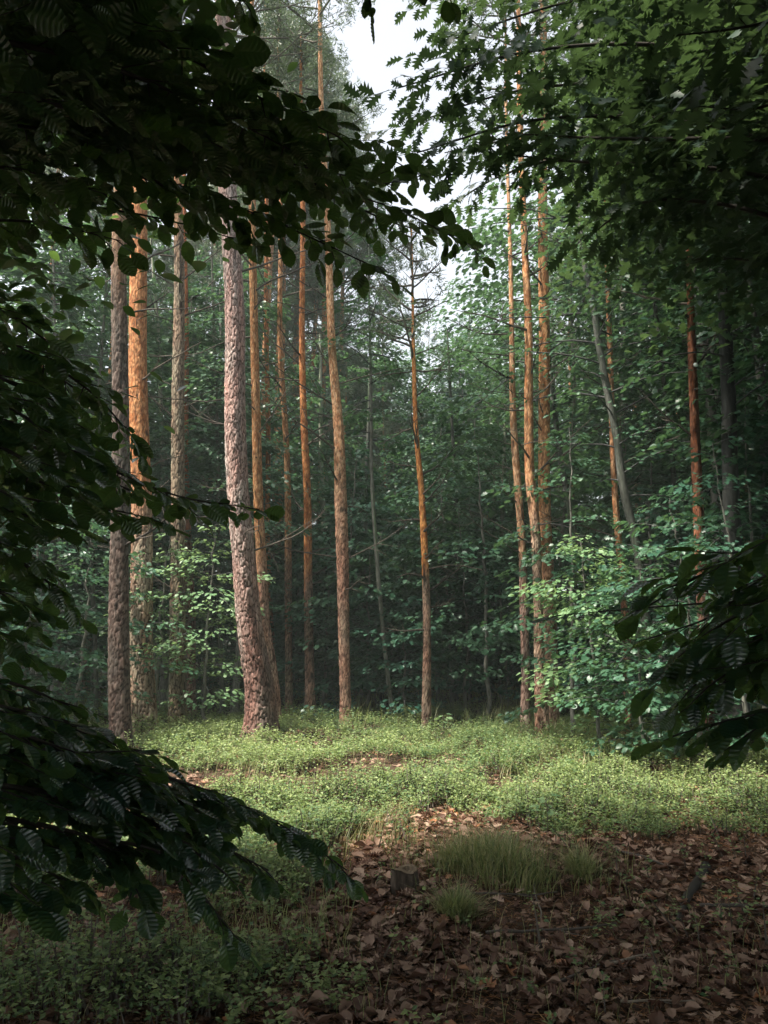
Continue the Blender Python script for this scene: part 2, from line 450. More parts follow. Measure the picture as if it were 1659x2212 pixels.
def litter():
    n = 60000
    x, y, r = area_points(n, 2.7, 9, 52, .6, 1.1)
    az = r.uniform(0, 6.283, n)
    D = np.stack([np.cos(az), np.sin(az), r.normal(0, .25, n)], -1)
    P = np.stack([x, y, gz(x, y) + r.uniform(.001, .02, n)], -1)
    tag(build('leaf_fragments', [scatter(DIAMOND, P, D, r.normal(0, .35, (n, 3)) + (0, 0, 1), r.uniform(.012, .045, n), r.uniform(0, .75, n))], M['litter'], smooth=False),
        'crumbled bits of old leaves and bark on the forest floor', 'leaf crumbs', kind='stuff')
    r = np.random.default_rng(5)
    tpls = [curled(OAK_HI, a, b, i) for i, (a, b) in enumerate(((.2, .15), (.6, .15), (-.3, .3), (.4, -.2), (.9, .25)))]
    tpls += [curled(MAPLE_LO, .7, .4, 9), curled(BEECH_LO, 1.2, .3, 11)]
    n = 42000
    x, y, _ = area_points(n, 2.7, 14, 50, .60, 1.25)
    lm = litter_mask(x, y)
    keep = np.where(lm, r.uniform(0, 1, n) < .95, r.uniform(0, 1, n) < .30)
    dark = (x > .3) & (y < 5.6) & (fbm(x * 1.2, y * 1.2, 3, 3) > .40)      # needle patch with few leaves
    keep &= ~(dark & (r.uniform(0, 1, n) < .8))
    x, y = x[keep], y[keep]; n = len(x)
    lift = r.uniform(.004, .045, n)
    az = r.uniform(0, 2 * math.pi, n)
    D = np.stack([np.cos(az), np.sin(az), r.normal(0, .16, n)], -1)
    N = np.stack([r.normal(0, .26, n), r.normal(0, .26, n), np.where(r.uniform(0, 1, n) < .25, -1, 1.0)], -1)
    S = r.uniform(.035, .105, n) * np.where(y > 4.5, 1.15, 1)
    P = np.stack([x, y, gz(x, y) + lift], -1) - D * (S * .5)[:, None] * (1, 1, .6)
    rn = r.uniform(0, 1, n) ** 1.3
    k = r.integers(0, len(tpls), n)
    ch = [scatter(tpls[i], P[k == i], D[k == i], N[k == i], S[k == i], rn[k == i]) for i in range(len(tpls))]
    tag(build('leaf_litter', ch, M['litter']), 'dry brown oak leaves lying on the forest floor', 'leaf litter', kind='stuff')
    n = 60000
    x, y, r = area_points(n, 2.8, 8, 51, .6, .9)
    az = r.uniform(0, 6.283, n)
    D = np.stack([np.cos(az), np.sin(az), r.normal(0, .12, n)], -1)
    P = np.stack([x, y, gz(x, y) + r.uniform(.002, .03, n)], -1)
    tpl = (NEEDLE[0] * (.5, 1, 1), NEEDLE[1])
    tag(build('needle_litter', [scatter(tpl, P, D, r.normal(0, .4, (n, 3)) + (0, 0, 1), r.uniform(.05, .11, n), r.uniform(0, 1, n))], M['needle_litter'], smooth=False),
        'dry pine needles and stalks strewn between the fallen leaves', 'needle litter', kind='stuff')
litter()

# ------------------------------------------------------------------ pine trunks
ORANGE = np.array([.50, .215, .085]); PALE = np.array([.60, .36, .20]); BROWN = np.array([.20, .125, .085]); GREYB = np.array([.26, .20, .155])
def pine_trunk(path, R, seed, z0, z1, c_low, c_high, ntheta=36, dz=.03, plate=.055, amp=.12, foot_dark=False):
    """path: centreline (m,3) in local coords, R radii; bark plates are real relief."""
    L = path[-1, 2] - path[0, 2]
    m = int(L / dz)
    zz = np.linspace(path[0, 2], path[-1, 2], m)
    cx = np.interp(zz, path[:, 2], path[:, 0]); cy_ = np.interp(zz, path[:, 2], path[:, 1]); rr = np.interp(zz, path[:, 2], R)
    rs = np.random.default_rng(seed)
    cx = cx + .015 * np.sin(zz * 1.1 + seed); cy_ = cy_ + .015 * np.cos(zz * .9 + seed)
    th = np.arange(ntheta) * 2 * math.pi / ntheta
    TH, ZZ = np.meshgrid(th, zz)
    RR = np.repeat(rr[:, None], ntheta, 1)
    per = max(5, int(round(2 * math.pi * rr.mean() / plate)))
    a = TH / (2 * math.pi) * per
    warp = (fbm(np.cos(TH) * 3 + 5, ZZ * 8 + np.sin(TH) * 3, seed, 3) - .5)
    f1, f2, cid = worley(a + warp * 1.1, ZZ / (plate * 3.4) + warp * 1.6, per, seed)
    edge = sstep(f2 - f1, .02, .26)
    hi = sstep(ZZ + (fbm(a * .5, ZZ * 1.2, seed + 4, 3) - .5) * 1.6, z0, z1)         # upper, flaky orange bark
    fl = 1 + .55 * np.exp(-(ZZ - zz[0]) / .16)
    lob = 1 + .05 * np.sin(TH * 3 + seed) + .10 * np.exp(-(ZZ - zz[0]) / .2) * np.sin(TH * 4 + seed)
    disp = (edge - .6) * amp * (1 - .72 * hi) + (cid - .5) * .07 * (1 - .4 * hi) + (fbm(a * 4, ZZ * 30, seed + 8, 2) - .5) * .05
    Rf = RR * fl * lob * (1 + disp)
    V = np.stack([cx[:, None] + Rf * np.cos(TH), cy_[:, None] + Rf * np.sin(TH), ZZ], -1).reshape(-1, 3)
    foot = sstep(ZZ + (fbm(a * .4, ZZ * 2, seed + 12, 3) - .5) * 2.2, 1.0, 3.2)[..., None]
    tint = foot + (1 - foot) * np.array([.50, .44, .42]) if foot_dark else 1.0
    patch = 1 + .35 * (fbm(a * .35, ZZ * 1.6, seed + 21, 3)[..., None] - .5) * np.array([1.0, -.6, -.9])
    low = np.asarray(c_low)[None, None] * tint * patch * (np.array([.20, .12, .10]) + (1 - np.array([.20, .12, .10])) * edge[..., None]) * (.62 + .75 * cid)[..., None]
    flake = sstep(fbm(a * 1.2, ZZ * 14, seed + 3, 3), .40, .62)
    high = (np.asarray(c_high)[None, None] * (1 - np.array([.35, .5, .6]) * (1 - flake[..., None]))) * (.50 + .50 * edge)[..., None] * (.80 + .4 * cid)[..., None]
    C = low * (1 - hi)[..., None] + high * hi[..., None]
    knots = sstep(vnoise(a * 1.1, ZZ * 4.5, seed + 31), .84, .94)
    C = C * (1 - .75 * knots)[..., None]
    i = (np.arange(m - 1)[:, None] * ntheta); j = np.arange(ntheta)[None]; j2 = (j + 1) % ntheta
    F = np.stack([i + j, i + j2, i + ntheta + j2, i + ntheta + j], -1).reshape(-1, 4)
    return V, F, np.clip(C.reshape(-1, 3), 0, 1)

def crooked(p, d, L, r0, rng, n=9, rise=.25, jit=.10):
    pts = [np.array(p, float)]; d = norm(np.array(d, float))
    for i in range(n - 1):
        d = norm(d + rng.normal(0, jit, 3) + np.array([0, 0, rise / n]))
        pts.append(pts[-1] + d * L / (n - 1))
    pts = np.array(pts)
    return pts, np.linspace(r0, r0 * .22, n)
def dead_branch(p, az, L, r0, rng, el=.25, twigs=4):
    d = (math.cos(az) * math.cos(el), math.sin(az) * math.cos(el), math.sin(el))
    pts, R = crooked(p, d, L, r0, rng, rise=rng.uniform(-.2, .5))
    ch = [(*tube(pts, R, 5), np.full(len(pts) * 5, rng.uniform(0, .7)))]
    for k in range(twigs):
        i = rng.integers(2, len(pts) - 1)
        dd = norm(pts[i] - pts[i - 1]) + rng.normal(0, .6, 3)
        q, R2 = crooked(pts[i], dd, L * rng.uniform(.2, .5), R[i] * .6, rng, 6, .1, .16)
        ch.append((*tube(q, R2, 4), np.full(len(q) * 4, rng.uniform(0, .7))))
    return ch
def needle_crown(center_pts, rng, n_clump, spread, nsize=.09, per=26):
    """needle tufts around branch points"""
    k = rng.integers(0, len(center_pts), n_clump)
    c = center_pts[k] + rng.normal(0, 1, (n_clump, 3)) * spread
    bi = np.repeat(np.arange(n_clump), per)
    D = norm(rng.normal(0, 1, (len(bi), 3)) + np.array([0, 0, .5]))
    P = c[bi] + rng.normal(0, .05, (len(bi), 3))
    return scatter((NEEDLE[0] * (3.6, 1, 1), NEEDLE[1]), P, D, rng.normal(0, 1, (len(bi), 3)), nsize * rng.uniform(.7, 1.5, len(bi)), np.clip(rng.uniform(0, 1, n_clump)[bi] + rng.normal(0, .15, len(bi)), 0, 1))
def pine_crown(ztop, zc, rng, x0=0, y0=0, nb=34, Lm=2.6, per=26, clumps=16, ns=.09):
    wood, pts = [], []
    for k in range(nb):
        z = zc + (ztop - zc) * (k / nb) ** .9
        L = Lm * (1 - .65 * (k / nb)) * rng.uniform(.6, 1.1)
        az = rng.uniform(0, 6.283); el = rng.uniform(.0, .5)
        q, R = crooked((x0 - .03 * math.cos(az), y0 - .03 * math.sin(az), z), (math.cos(az), math.sin(az), el), L, .028, rng, 8, .5)
        wood.append((*tube(q, R, 4), np.full(len(q) * 4, .4)))
        for _ in range(3):
            i = rng.integers(3, 7)
            w, R2 = crooked(q[i], norm(q[i] - q[i - 1]) + rng.normal(0, .5, 3), L * .45, .012, rng, 5, .3)
            wood.append((*tube(w, R2, 3), np.full(len(w) * 3, .4))); pts.append(w[2:])
        pts.append(q[3:])
    pts = np.concatenate(pts)
    return wood, needle_crown(pts, rng, nb * clumps, .13, ns, per)

C_P = np.array([.35, .245, .215])     # pinkish grey plates
# (pixel polyline from base up with widths), depth, z0,z1 of orange change, colours, label
PINES = [
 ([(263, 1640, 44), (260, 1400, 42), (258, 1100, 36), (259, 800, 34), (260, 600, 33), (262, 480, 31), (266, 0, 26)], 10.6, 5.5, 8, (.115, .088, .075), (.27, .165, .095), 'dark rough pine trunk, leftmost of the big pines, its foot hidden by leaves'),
 ([(314, 1572, 50), (308, 1400, 46), (305, 1100, 42), (301, 800, 39), (300, 620, 38), (299, 500, 37), (295, 0, 30)], 13.2, 2.6, 4.6, (.30, .225, .165), (.48, .225, .095), 'thick pine with grey foot and strongly orange upper trunk, second from left'),
 ([(386, 1560, 36), (384, 1400, 33), (383, 1200, 29), (387, 900, 27), (386, 600, 23), (377, 80, 18)], 14.0, 8.5, 11, (.22, .165, .115), (.44, .24, .12), 'mid thick olive brown pine between the orange pine and the leaning pink one'),
 ([(411, 1550, 24), (408, 1300, 22), (405, 1150, 17), (402, 1000, 15), (400, 600, 11)], 16.5, 2.6, 4.0, (.26, .155, .12), (.45, .15, .06), 'slim reddish pine close behind the olive brown pine'),
 ([(564, 1592, 66), (561, 1505, 61), (539, 1365, 53), (524, 1177, 47), (516, 1068, 46), (510, 918, 45), (505, 668, 42), (497, 518, 40), (480, 0, 36)], 12.4, 12, 14, C_P, (.42, .3, .25), 'big leaning pine with pinkish grey scaly plates, thickest trunk of the clearing'),
 ([(596, 1548, 19), (588, 1459, 20), (573, 1365, 21), (566, 1224, 22), (560, 1093, 21), (555, 968, 20), (548, 768, 18), (547, 568, 17), (545, 100, 13)], 14.2, 2.2, 4.0, (.32, .19, .14), (.50, .27, .125), 'slim orange pine just right of the leaning pink pine, its foot curving right'),
 ([(592, 1543, 12), (583, 1300, 12), (579, 1177, 12), (578, 1068, 11), (577, 818, 10), (575, 568, 9), (573, 200, 7)], 17.5, 1.5, 3.0, (.30, .17, .11), (.45, .19, .075), 'very thin orange pine half hidden behind the slim pine beside the leaning one'),
 ([(622, 1546, 16), (623, 1459, 15), (624, 1271, 15), (621, 1084, 14), (617, 968, 13), (607, 768, 12), (606, 568, 10), (603, 200, 8)], 16.0, 2.6, 4.2, (.24, .155, .11), (.52, .29, .15), 'slim pine third of the orange trunks right of the leaning pink pine'),
 ([(669, 1550, 21), (669, 1412, 19), (667, 1271, 18), (662, 1068, 16), (656, 918, 15), (654, 718, 13), (652, 300, 9)], 15.5, 2.3, 3.4, (.21, .13, .095), (.53, .225, .085), 'straight pine with the reddest orange bark, directly left of the stout pale pine'),
 ([(747, 1548, 22), (743, 1318, 23), (738, 1177, 26), (734, 1068, 26), (731, 918, 22), (720, 768, 18), (710, 568, 15), (698, 300, 12), (690, 0, 9)], 14.5, 2.5, 6.5, (.36, .205, .145), (.60, .36, .20), 'stout pale orange pine left of the middle of the clearing'),
 ([(923, 1566, 19), (924, 1437, 17), (922, 1312, 16), (917, 1212, 15), (909, 1062, 13), (899, 918, 10), (896, 793, 9), (892, 668, 6), (889, 560, 4)], 13.8, 2.3, 3.2, (.27, .175, .125), (.56, .255, .085), 'lone slim pine in the middle with whorls of bare side twigs'),
 ([(1137, 1556, 19), (1137, 1437, 18), (1132, 1337, 18), (1127, 1187, 16), (1118, 1043, 16), (1110, 893, 14), (1107, 768, 12), (1101, 548, 9), (1096, 300, 7)], 13.6, 2.4, 4.0, (.30, .20, .16), (.60, .36, .21), 'pale slim pine left of the pair of orange pines on the right'),
 ([(1172, 1532, 27), (1164, 1387, 21), (1159, 1237, 20), (1154, 1112, 21), (1149, 1068, 21), (1144, 868, 19), (1142, 718, 17), (1133, 543, 15), (1129, 400, 14), (1118, 0, 10)], 12.8, 3.0, 4.4, (.34, .225, .16), (.56, .30, .15), 'left one of the two orange pines standing close together on the right'),
 ([(1192, 1535, 30), (1182, 1237, 27), (1178, 1068, 25), (1177, 918, 25), (1175, 718, 24), (1174, 550, 22), (1174, 350, 20), (1173, 0, 15)], 13.9, 2.0, 4.4, (.36, .22, .15), (.58, .30, .14), 'right one of the two orange pines, its foot hidden behind leafy saplings'),
 ([(1356, 1540, 17), (1352, 1377, 16), (1343, 1237, 15), (1335, 1137, 14), (1325, 983, 12), (1317, 768, 12), (1312, 618, 9), (1308, 300, 6)], 13.2, 2.0, 3.0, (.28, .14, .09), (.56, .30, .16), 'slim orange pine behind the leaning grey oak on the right'),
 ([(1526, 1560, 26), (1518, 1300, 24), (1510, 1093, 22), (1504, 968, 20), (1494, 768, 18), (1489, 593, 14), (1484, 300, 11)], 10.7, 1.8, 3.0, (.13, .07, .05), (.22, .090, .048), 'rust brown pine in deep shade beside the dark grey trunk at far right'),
]
def near_pine(i, spec):
    line, Y, z0, z1, cl, ch_, lab = spec
    rng = np.random.default_rng(100 + i)
    pts = [at(u, v, Y) for u, v, w in line]
    R = [w / F0 * Y / _cp * .5 for u, v, w in line]
    base = pts[0].copy(); base[2] = float(gz(base[0], base[1])) - .05
    top = pts[-1]; d = (pts[-1] - pts[-2]) / (pts[-1][2] - pts[-2][2])
    ztop = max(14.5, top[2] + 2.5) if i not in (10,) else top[2] + .8
    if top[2] < ztop:
        pts.append(top + d * (ztop - top[2])); R.append(R[-1] * .5)
    pts = np.array(pts); R = np.array(R)
    if pts[0][2] > base[2]:
        pts = np.vstack([base, pts]); R = np.concatenate([[R[0]], R])
    else:
        pts[0] = base
    ds = smooth_path(np.c_[pts, R], 60)
    path, R = ds[:, :3] - base, ds[:, 3]
    big = R.mean() > .1
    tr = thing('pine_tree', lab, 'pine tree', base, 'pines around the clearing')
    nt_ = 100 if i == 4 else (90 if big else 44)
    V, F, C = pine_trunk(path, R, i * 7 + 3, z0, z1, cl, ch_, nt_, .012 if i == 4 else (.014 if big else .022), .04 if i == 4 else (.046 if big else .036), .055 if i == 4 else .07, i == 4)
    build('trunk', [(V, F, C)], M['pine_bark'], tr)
    H = path[-1, 2]
    # dead side branches
    nb = {4: 9, 10: 34, 1: 16, 0: 12, 2: 18, 9: 30}.get(i, 20)
    lo = 1.6 if i == 10 else 2.4
    for k in range(nb):
        z = lo + (min(H, 9.5) - lo) * (k + rng.uniform(0, .8)) / nb
        c = np.array([np.interp(z, path[:, 2], path[:, 0]), np.interp(z, path[:, 2], path[:, 1]), z])
        az = rng.uniform(0, 6.283)
        if rng.uniform() < .6: az = rng.choice([0, math.pi]) + rng.normal(0, .5)
        L = rng.uniform(.6, 2.0) if i != 10 else rng.uniform(.5, 1.2)
        if rng.uniform() < .42 and i != 10: L = rng.uniform(.12, .26)
        ch = dead_branch(c, az, L, .014 + .012 * rng.uniform(), rng, rng.uniform(-.05, .65), 5 if L > .3 else 0)
        build('dead_branch', ch, M['twig_dead'], tr)
    zc = H - (3.5 if i != 10 else 3.0)
    wood, nd = pine_crown(H - .2, zc, rng, path[-8, 0], path[-8, 1], 34 if i in (0, 4) else 20 if i != 10 else 16, 3.0 if i in (0, 4) else 2.0 if i != 10 else 1.2, 20, 18 if i in (0, 4) else 12 if i != 10 else 6)  # two pines get wider crowns above the frame, shaped to shade the ground
    build('limbs', wood, M['twig'], tr)
    build('crown', [nd], M['needle'], tr, smooth=False)
for i, s in enumerate(PINES): near_pine(i, s)

# ------------------------------------------------------------------ grey broadleaf trunks
def smooth_trunk(path, R, seed, c, n=20, dz=.06):
    L = path[-1, 2] - path[0, 2]; m = int(L / dz)
    zz = np.linspace(path[0, 2], path[-1, 2], m)
    cx = np.interp(zz, path[:, 2], path[:, 0]); cy_ = np.interp(zz, path[:, 2], path[:, 1]); rr = np.interp(zz, path[:, 2], R)
    cx = cx + .03 * (fbm(zz * .7, zz * 0, seed, 2) - .5); cy_ = cy_ + .03 * (fbm(zz * .7, zz * 0, seed + 3, 2) - .5)
    TH, ZZ = np.meshgrid(np.arange(n) * 2 * math.pi / n, zz)
    Rf = rr[:, None] * (1 + .07 * (fbm(TH * 1.2, ZZ * 2, seed, 2) - .5) + .05 * np.exp(-((ZZ * 1.3 + seed) % 1 - .5) ** 2 / .003) + .5 * np.exp(-(ZZ - zz[0]) / .15))
    V = np.stack([cx[:, None] + Rf * np.cos(TH), cy_[:, None] + Rf * np.sin(TH), ZZ], -1).reshape(-1, 3)
    tone = .7 + .6 * fbm(TH * 1.5, ZZ * 3, seed + 1, 3)
    moss = sstep(fbm(TH * .8, ZZ * .8, seed + 6, 3), .5, .75)
    C = np.asarray(c)[None, None] * tone[..., None] * (1 - moss[..., None] * np.array([.45, .15, .5]))
    i = (np.arange(m - 1)[:, None] * n); j = np.arange(n)[None]; j2 = (j + 1) % n
    F = np.stack([i + j, i + j2, i + n + j2, i + n + j], -1).reshape(-1, 4)
    return V, F, C.reshape(-1, 3)
GREY = (.09, .092, .08)

# layered foliage of a broadleaf tree: leaves lie in flat sprays around side branches
def layered(rng, H, z0, nb, Lm, per, lsize, tpl, crown='cone', cx=None, flat=.05, r0=.014):
    wood, LP, LD, LN, LS, LR = [], [], [], [], [], []
    for k in range(nb):
        f = (k + rng.uniform(0, 1)) / nb
        z = z0 + (H - z0) * f
        prof = (1 - f) ** .6 if crown == 'cone' else math.sin(math.pi * min(.97, .15 + .85 * f)) ** .6
        L = Lm * max(.25, prof) * rng.uniform(.55, 1.15)
        az = k * 2.399 + rng.normal(0, .4); el = rng.uniform(.1, .7)
        x0 = 0 if cx is None else np.interp(z, cx[:, 2], cx[:, 0]); y0 = 0 if cx is None else np.interp(z, cx[:, 2], cx[:, 1])
        q, R = crooked((x0 - .03 * math.cos(az), y0 - .03 * math.sin(az), z), (math.cos(az), math.sin(az), el), L, r0 * (.5 + .5 * L / Lm), rng, 9, -.7, .08)
        wood.append((*tube(q, R, 4), np.full((len(q) * 4, 3), .06)))
        m = max(8, int(per * L / Lm))
        s = .22 + .80 * rng.uniform(0, 1, m) ** .8
        idx = np.clip(s, 0, 1) * (len(q) - 1); i0 = np.minimum(idx.astype(int), len(q) - 2)
        c = q[i0] + (q[i0 + 1] - q[i0]) * (idx - i0)[:, None] + (q[-1] - q[-2]) * np.maximum(s - 1, 0)[:, None] * 3
        T = norm(q[i0 + 1] - q[i0]); T[:, 2] = 0; T = norm(T)
        side = np.stack([-T[:, 1], T[:, 0], np.zeros(m)], -1)
        w = .42 * L * np.sin(np.pi * np.clip(s, 0, .96)) ** .7 + .06
        # side twigs: quantise along the branch so leaves line up in finger-like sprays
        lat = rng.uniform(-1, 1, m)
        tw = np.round(s * 7) / 7
        c = c + T * ((tw - s) * L * .5)[:, None] + T * (abs(lat) * w * .6)[:, None]
        P = c + side * (lat * w)[:, None]
        P[:, 2] += rng.normal(0, flat, m) - .25 * abs(lat) * w
        sg = np.where(rng.uniform(0, 1, m) < .5, 1, -1)[:, None]
        D = norm(side * np.sign(lat)[:, None] * .8 + T * .9 + rng.normal(0, .45, (m, 3)) * (1, 1, .4) + (0, 0, -.25))
        N = np.array([0, 0, 1.0]) + rng.normal(0, .33, (m, 3))
        LP.append(P); LD.append(D); LN.append(N); LS.append(lsize * rng.uniform(.65, 1.2, m)); LR.append(np.clip(rng.uniform() * .5 + rng.uniform(0, .5, m), 0, 1))
    return wood, scatter(tpl, np.concatenate(LP), np.concatenate(LD), np.concatenate(LN), np.concatenate(LS), np.concatenate(LR))
def simple_trunk(rng, H, r, c=(.16, .155, .135), n=8, lean=.25):
    ang = rng.uniform(0, 6.283)
    p = smooth_path(np.array([[0, 0, -.15], [math.cos(ang) * lean * .3, math.sin(ang) * lean * .3, H * .4], [math.cos(ang + 1) * lean, math.sin(ang + 1) * lean, H]]), 22)
    p[1:-1, :2] += rng.normal(0, .02, (20, 2))
    R = np.linspace(r, r * .15, 22); R[0] *= 1.4
    V, F = tube(p, R, n)
    tone = (.6 + .8 * fbm(V[:, 2] * 2, V[:, 0] * 10, int(r * 1000), 3))[:, None]
    return (V, F, np.asarray(c)[None] * tone), p

# prototypes of the wood behind -----------------------------------------
def proto_tree(seed, H, r, z0, nb, Lm, per, ls, tpl, mat, crown, lean=.3):
    rng = np.random.default_rng(seed)
    t, p = simple_trunk(rng, H, r, lean=lean)
    wood, lv = layered(rng, H, z0, nb, Lm, per, ls, tpl, crown, p)
    root = empty('young_tree')
    build('trunk', [t] + wood, M['grey_bark'], root)
    build('crown', [lv], mat, root)
    return root
def proto_pine(seed, H, r, ztr):
    rng = np.random.default_rng(seed)
    root = empty('pine_tree')
    pth = np.stack([np.linspace(0, .3, 30), np.linspace(0, .2, 30), np.linspace(-.1, H, 30)], -1)
    V, F, C = pine_trunk(pth, np.linspace(r, r * .25, 30), seed, ztr, ztr + 2.5, (.22, .15, .11), (.50, .27, .14), 14, .12, .06, .1)
    build('trunk', [(V, F, C)], M['pine_bark'], root)
    dead = []
    for k in range(64):
        z = 2.5 + (H * .66 - 2.5) * k / 64
        dead += dead_branch((.3 * z / H, .2 * z / H, z), rng.uniform(0, 6.28), rng.uniform(.6, 1.7), .012, rng, rng.uniform(0, .6), 3)
    wood, nd = pine_crown(H, H * .62, rng, .25, .15, 60, 2.6, 22, 24, .11)
    build('limbs', dead + wood, M['twig'], root)
    build('crown', [nd], M['needle'], root, smooth=False)
    return root
PROT = [
    proto_tree(1, 9.5, .075, .9, 60, 2.4, 210, .12, MAPLE_LO, M['under'], 'oval'),
    proto_tree(2, 8.0, .06, .6, 56, 2.1, 200, .11, BEECH_LO, M['under_b'], 'cone'),
    proto_tree(3, 12.0, .10, 2.2, 64, 2.6, 210, .125, OAK_LO, M['under'], 'oval'),
    proto_tree(4, 6.0, .045, .4, 44, 1.9, 180, .105, MAPLE_LO, M['under_b'], 'cone'),
    proto_tree(5, 10.5, .085, 4.2, 58, 2.4, 210, .115, BEECH_LO, M['under'], 'oval', .8),
]
PP = [proto_pine(11, 17, .13, 3.5), proto_pine(12, 19, .16, 5)]
USED = set()
def place(pr, x, y, sc, rz, label, cat, group, name):
    root = pr
    if id(pr) in USED:
        root = copy_tree(pr)
    USED.add(id(pr))
    root.name = name
    root.location = (x, y, float(gz(x, y)) - .03)
    root.rotation_euler = (0, 0, rz)
    root.scale = (sc, sc, sc)
    return tag(root, label, cat, group)
def skyline(u):                        # how high the wood reaches in each direction
    xs = [-400, 500, 560, 700, 760, 860, 930, 1010, 1100, 1180, 1300, 2100]
    vs = [-900, -700, 150, 330, 460, 480, 540, 510, 310, 60, -600, -900]
    return np.interp(u, xs, vs)
def x_to_u(x, Y): return W0 / 2 + x / Y * F0 * (_cp - 0.0)
G1 = 'young broadleaf trees of the wood behind the clearing'
G2 = 'pines deep in the wood behind the clearing'
PH = [9.5, 8.0, 12.0, 6.0, 10.5]
rg = np.random.default_rng(77)
SPOTS = []
for (Y, step, half) in ((19, 2.2, 11), (27, 2.2, 14), (33, 2.3, 19), (40, 2.6, 24), (48, 3.0, 30), (57, 3.2, 36)):
    x = -half + rg.uniform(0, step)
    while x < half:
        SPOTS.append((x_to_u(x, Y), Y + rg.uniform(-1, 1), x, 3 if rg.uniform() < .6 else 1, rg.uniform(.45, .75) * (1 + (Y - 20) / 60), rg.uniform(0, 6.28)))
        x += step * rg.uniform(.7, 1.3)
for (Y, step, half) in ((17.5, 2.1, 10), (20.5, 2.2, 13), (24, 2.4, 16), (28.5, 2.7, 19), (34, 3.0, 22), (41, 3.6, 27), (50, 4.4, 33)):
    x = -half + rg.uniform(0, step)
    while x < half:
        yy = Y + rg.uniform(-1.6, 1.6)
        u = x_to_u(x, yy); v = skyline(u)
        if 520 < u < 1200: v = max(v, float(np.interp(yy, [17, 22, 30, 38, 50], [880, 800, 690, 600, 510])))
        b = (H0 / 2 - v) / F0
        zmax = CAMZ + yy * math.tan(PITCH + math.atan(b)) if v > -500 else rg.uniform(13, 17)
        if 150 < u < 600 and yy < 31: zmax = CAMZ + yy * math.tan(PITCH + math.atan((H0 / 2 - 520) / F0))
        zt = min(zmax * (rg.uniform(.8, 1.0) if yy < 36 else rg.uniform(.92, 1.04)), rg.uniform(11, 17) if yy < 36 else 22)
        ks = [k for k in range(5) if .65 < zt / PH[k] < 1.6] or [2]
        k = ks[int(rg.integers(0, len(ks)))]
        if not (Y < 19 and 640 < u < 1150 and rg.uniform() < .6):
            SPOTS.append((u, yy, x, k, zt / PH[k], rg.uniform(0, 6.28)))
        x += step * rg.uniform(.75, 1.3)
GAPS = [(-9e9, 60, 'at the left edge of the picture'), (60, 262, 'left of the leftmost big pine'), (262, 305, 'between the leftmost big pine and the thick orange pine'), (305, 386, 'between the thick orange pine and the olive brown pine'),
        (386, 510, 'between the olive brown pine and the leaning pink pine'), (510, 560, 'just right of the leaning pink pine'), (560, 622, 'between the curved slim pine and the third slim pine'), (622, 665, 'left of the reddest pine'),
        (665, 738, 'between the reddest pine and the stout pale pine'), (738, 815, 'between the stout pale pine and the thin crooked grey stem'), (815, 915, 'between the thin crooked grey stem and the lone middle pine'),
        (915, 1000, 'just right of the lone middle pine'), (1000, 1115, 'left of the pale slim pine'), (1115, 1160, 'between the pale slim pine and the orange pair'), (1160, 1250, 'just right of the orange pine pair'),
        (1250, 1330, 'left of the leaning grey oak'), (1330, 1420, 'behind the leaning grey oak'), (1420, 1505, 'left of the rust brown pine'), (1505, 1580, 'between the rust brown pine and the thick dark grey trunk'), (1580, 1660, 'right of the thick dark grey trunk'), (1660, 9e9, 'beyond the right edge of the picture')]
ORD = ['nearest', 'second nearest', 'third nearest', 'fourth nearest', 'fifth nearest', 'sixth nearest', 'seventh nearest', 'eighth nearest', 'ninth nearest', 'tenth nearest', 'eleventh nearest'] + [a + ' nearest' for a in ('twelfth', 'thirteenth', 'fourteenth', 'fifteenth', 'sixteenth', 'seventeenth', 'eighteenth', 'nineteenth', 'twentieth')] + ['twenty first nearest', 'twenty second nearest', 'farthest']
def gap_labels(items, what):
    cnt = {}; out = {}
    for j, (u, Y) in sorted(enumerate(items), key=lambda a: a[1][1]):
        g = next(g for g in GAPS if g[0] <= u < g[1])[2]
        cnt[g] = cnt.get(g, 0) + 1
        out[j] = ORD[min(cnt[g] - 1, 22)] + ' ' + what + ' ' + g
    return out
lb = gap_labels([(a[0], a[1]) for a in SPOTS], 'young tree')
for (x, yy, k, sc) in ((-1.6, 17.2, 3, .62), (.4, 18.5, 3, .75), (1.9, 17.6, 1, .50), (-3.0, 18.4, 1, .55), (-.6, 20.3, 3, .85), (2.9, 19.6, 3, .85), (-2.2, 21.5, 1, .75), (1.2, 21.8, 3, .95), (3.6, 22.5, 1, .85), (-3.8, 20.6, 3, .8)):
    SPOTS.append((x_to_u(x, yy), yy, x, k, sc, x * 3))
lb = gap_labels([(a[0], a[1]) for a in SPOTS], 'young tree')
for j, (u, yy, x, k, sc, rz) in enumerate(SPOTS):
    place(PROT[k], x, yy, sc, rz, lb[j], 'tree', G1, 'young_tree')
FP = ((870, 33, .60), (925, 35, .62), (962, 38, .66), (1015, 34, .62), (1050, 38, .74), (905, 46, .74), (985, 50, .80), (560, 25, 1.3), (625, 27, 1.3), (690, 26, 1.25), (530, 28, 1.4), (590, 24, 1.3), (720, 30, 1.25), (840, 24, .56), (880, 33, .60), (600, 24, .95), (655, 27, .98), (545, 22, 1.0), (700, 31, .96), (450, 25, 1), (190, 22, 1), (60, 20, 1.0), (1060, 30, .66), (1240, 26, .9), (820, 34, .66), (770, 29, .66), (730, 24, .62),
      (1390, 24, 1), (1500, 29, 1), (1620, 23, 1), (330, 30, 1), (905, 40, .66), (985, 37, .62), (1120, 36, .8), (1000, 30, .54), (860, 28, .56), (945, 46, .74), (1030, 42, .74), (790, 44, .85))
lb = gap_labels([(a[0], a[1]) for a in FP], 'deep wood pine')
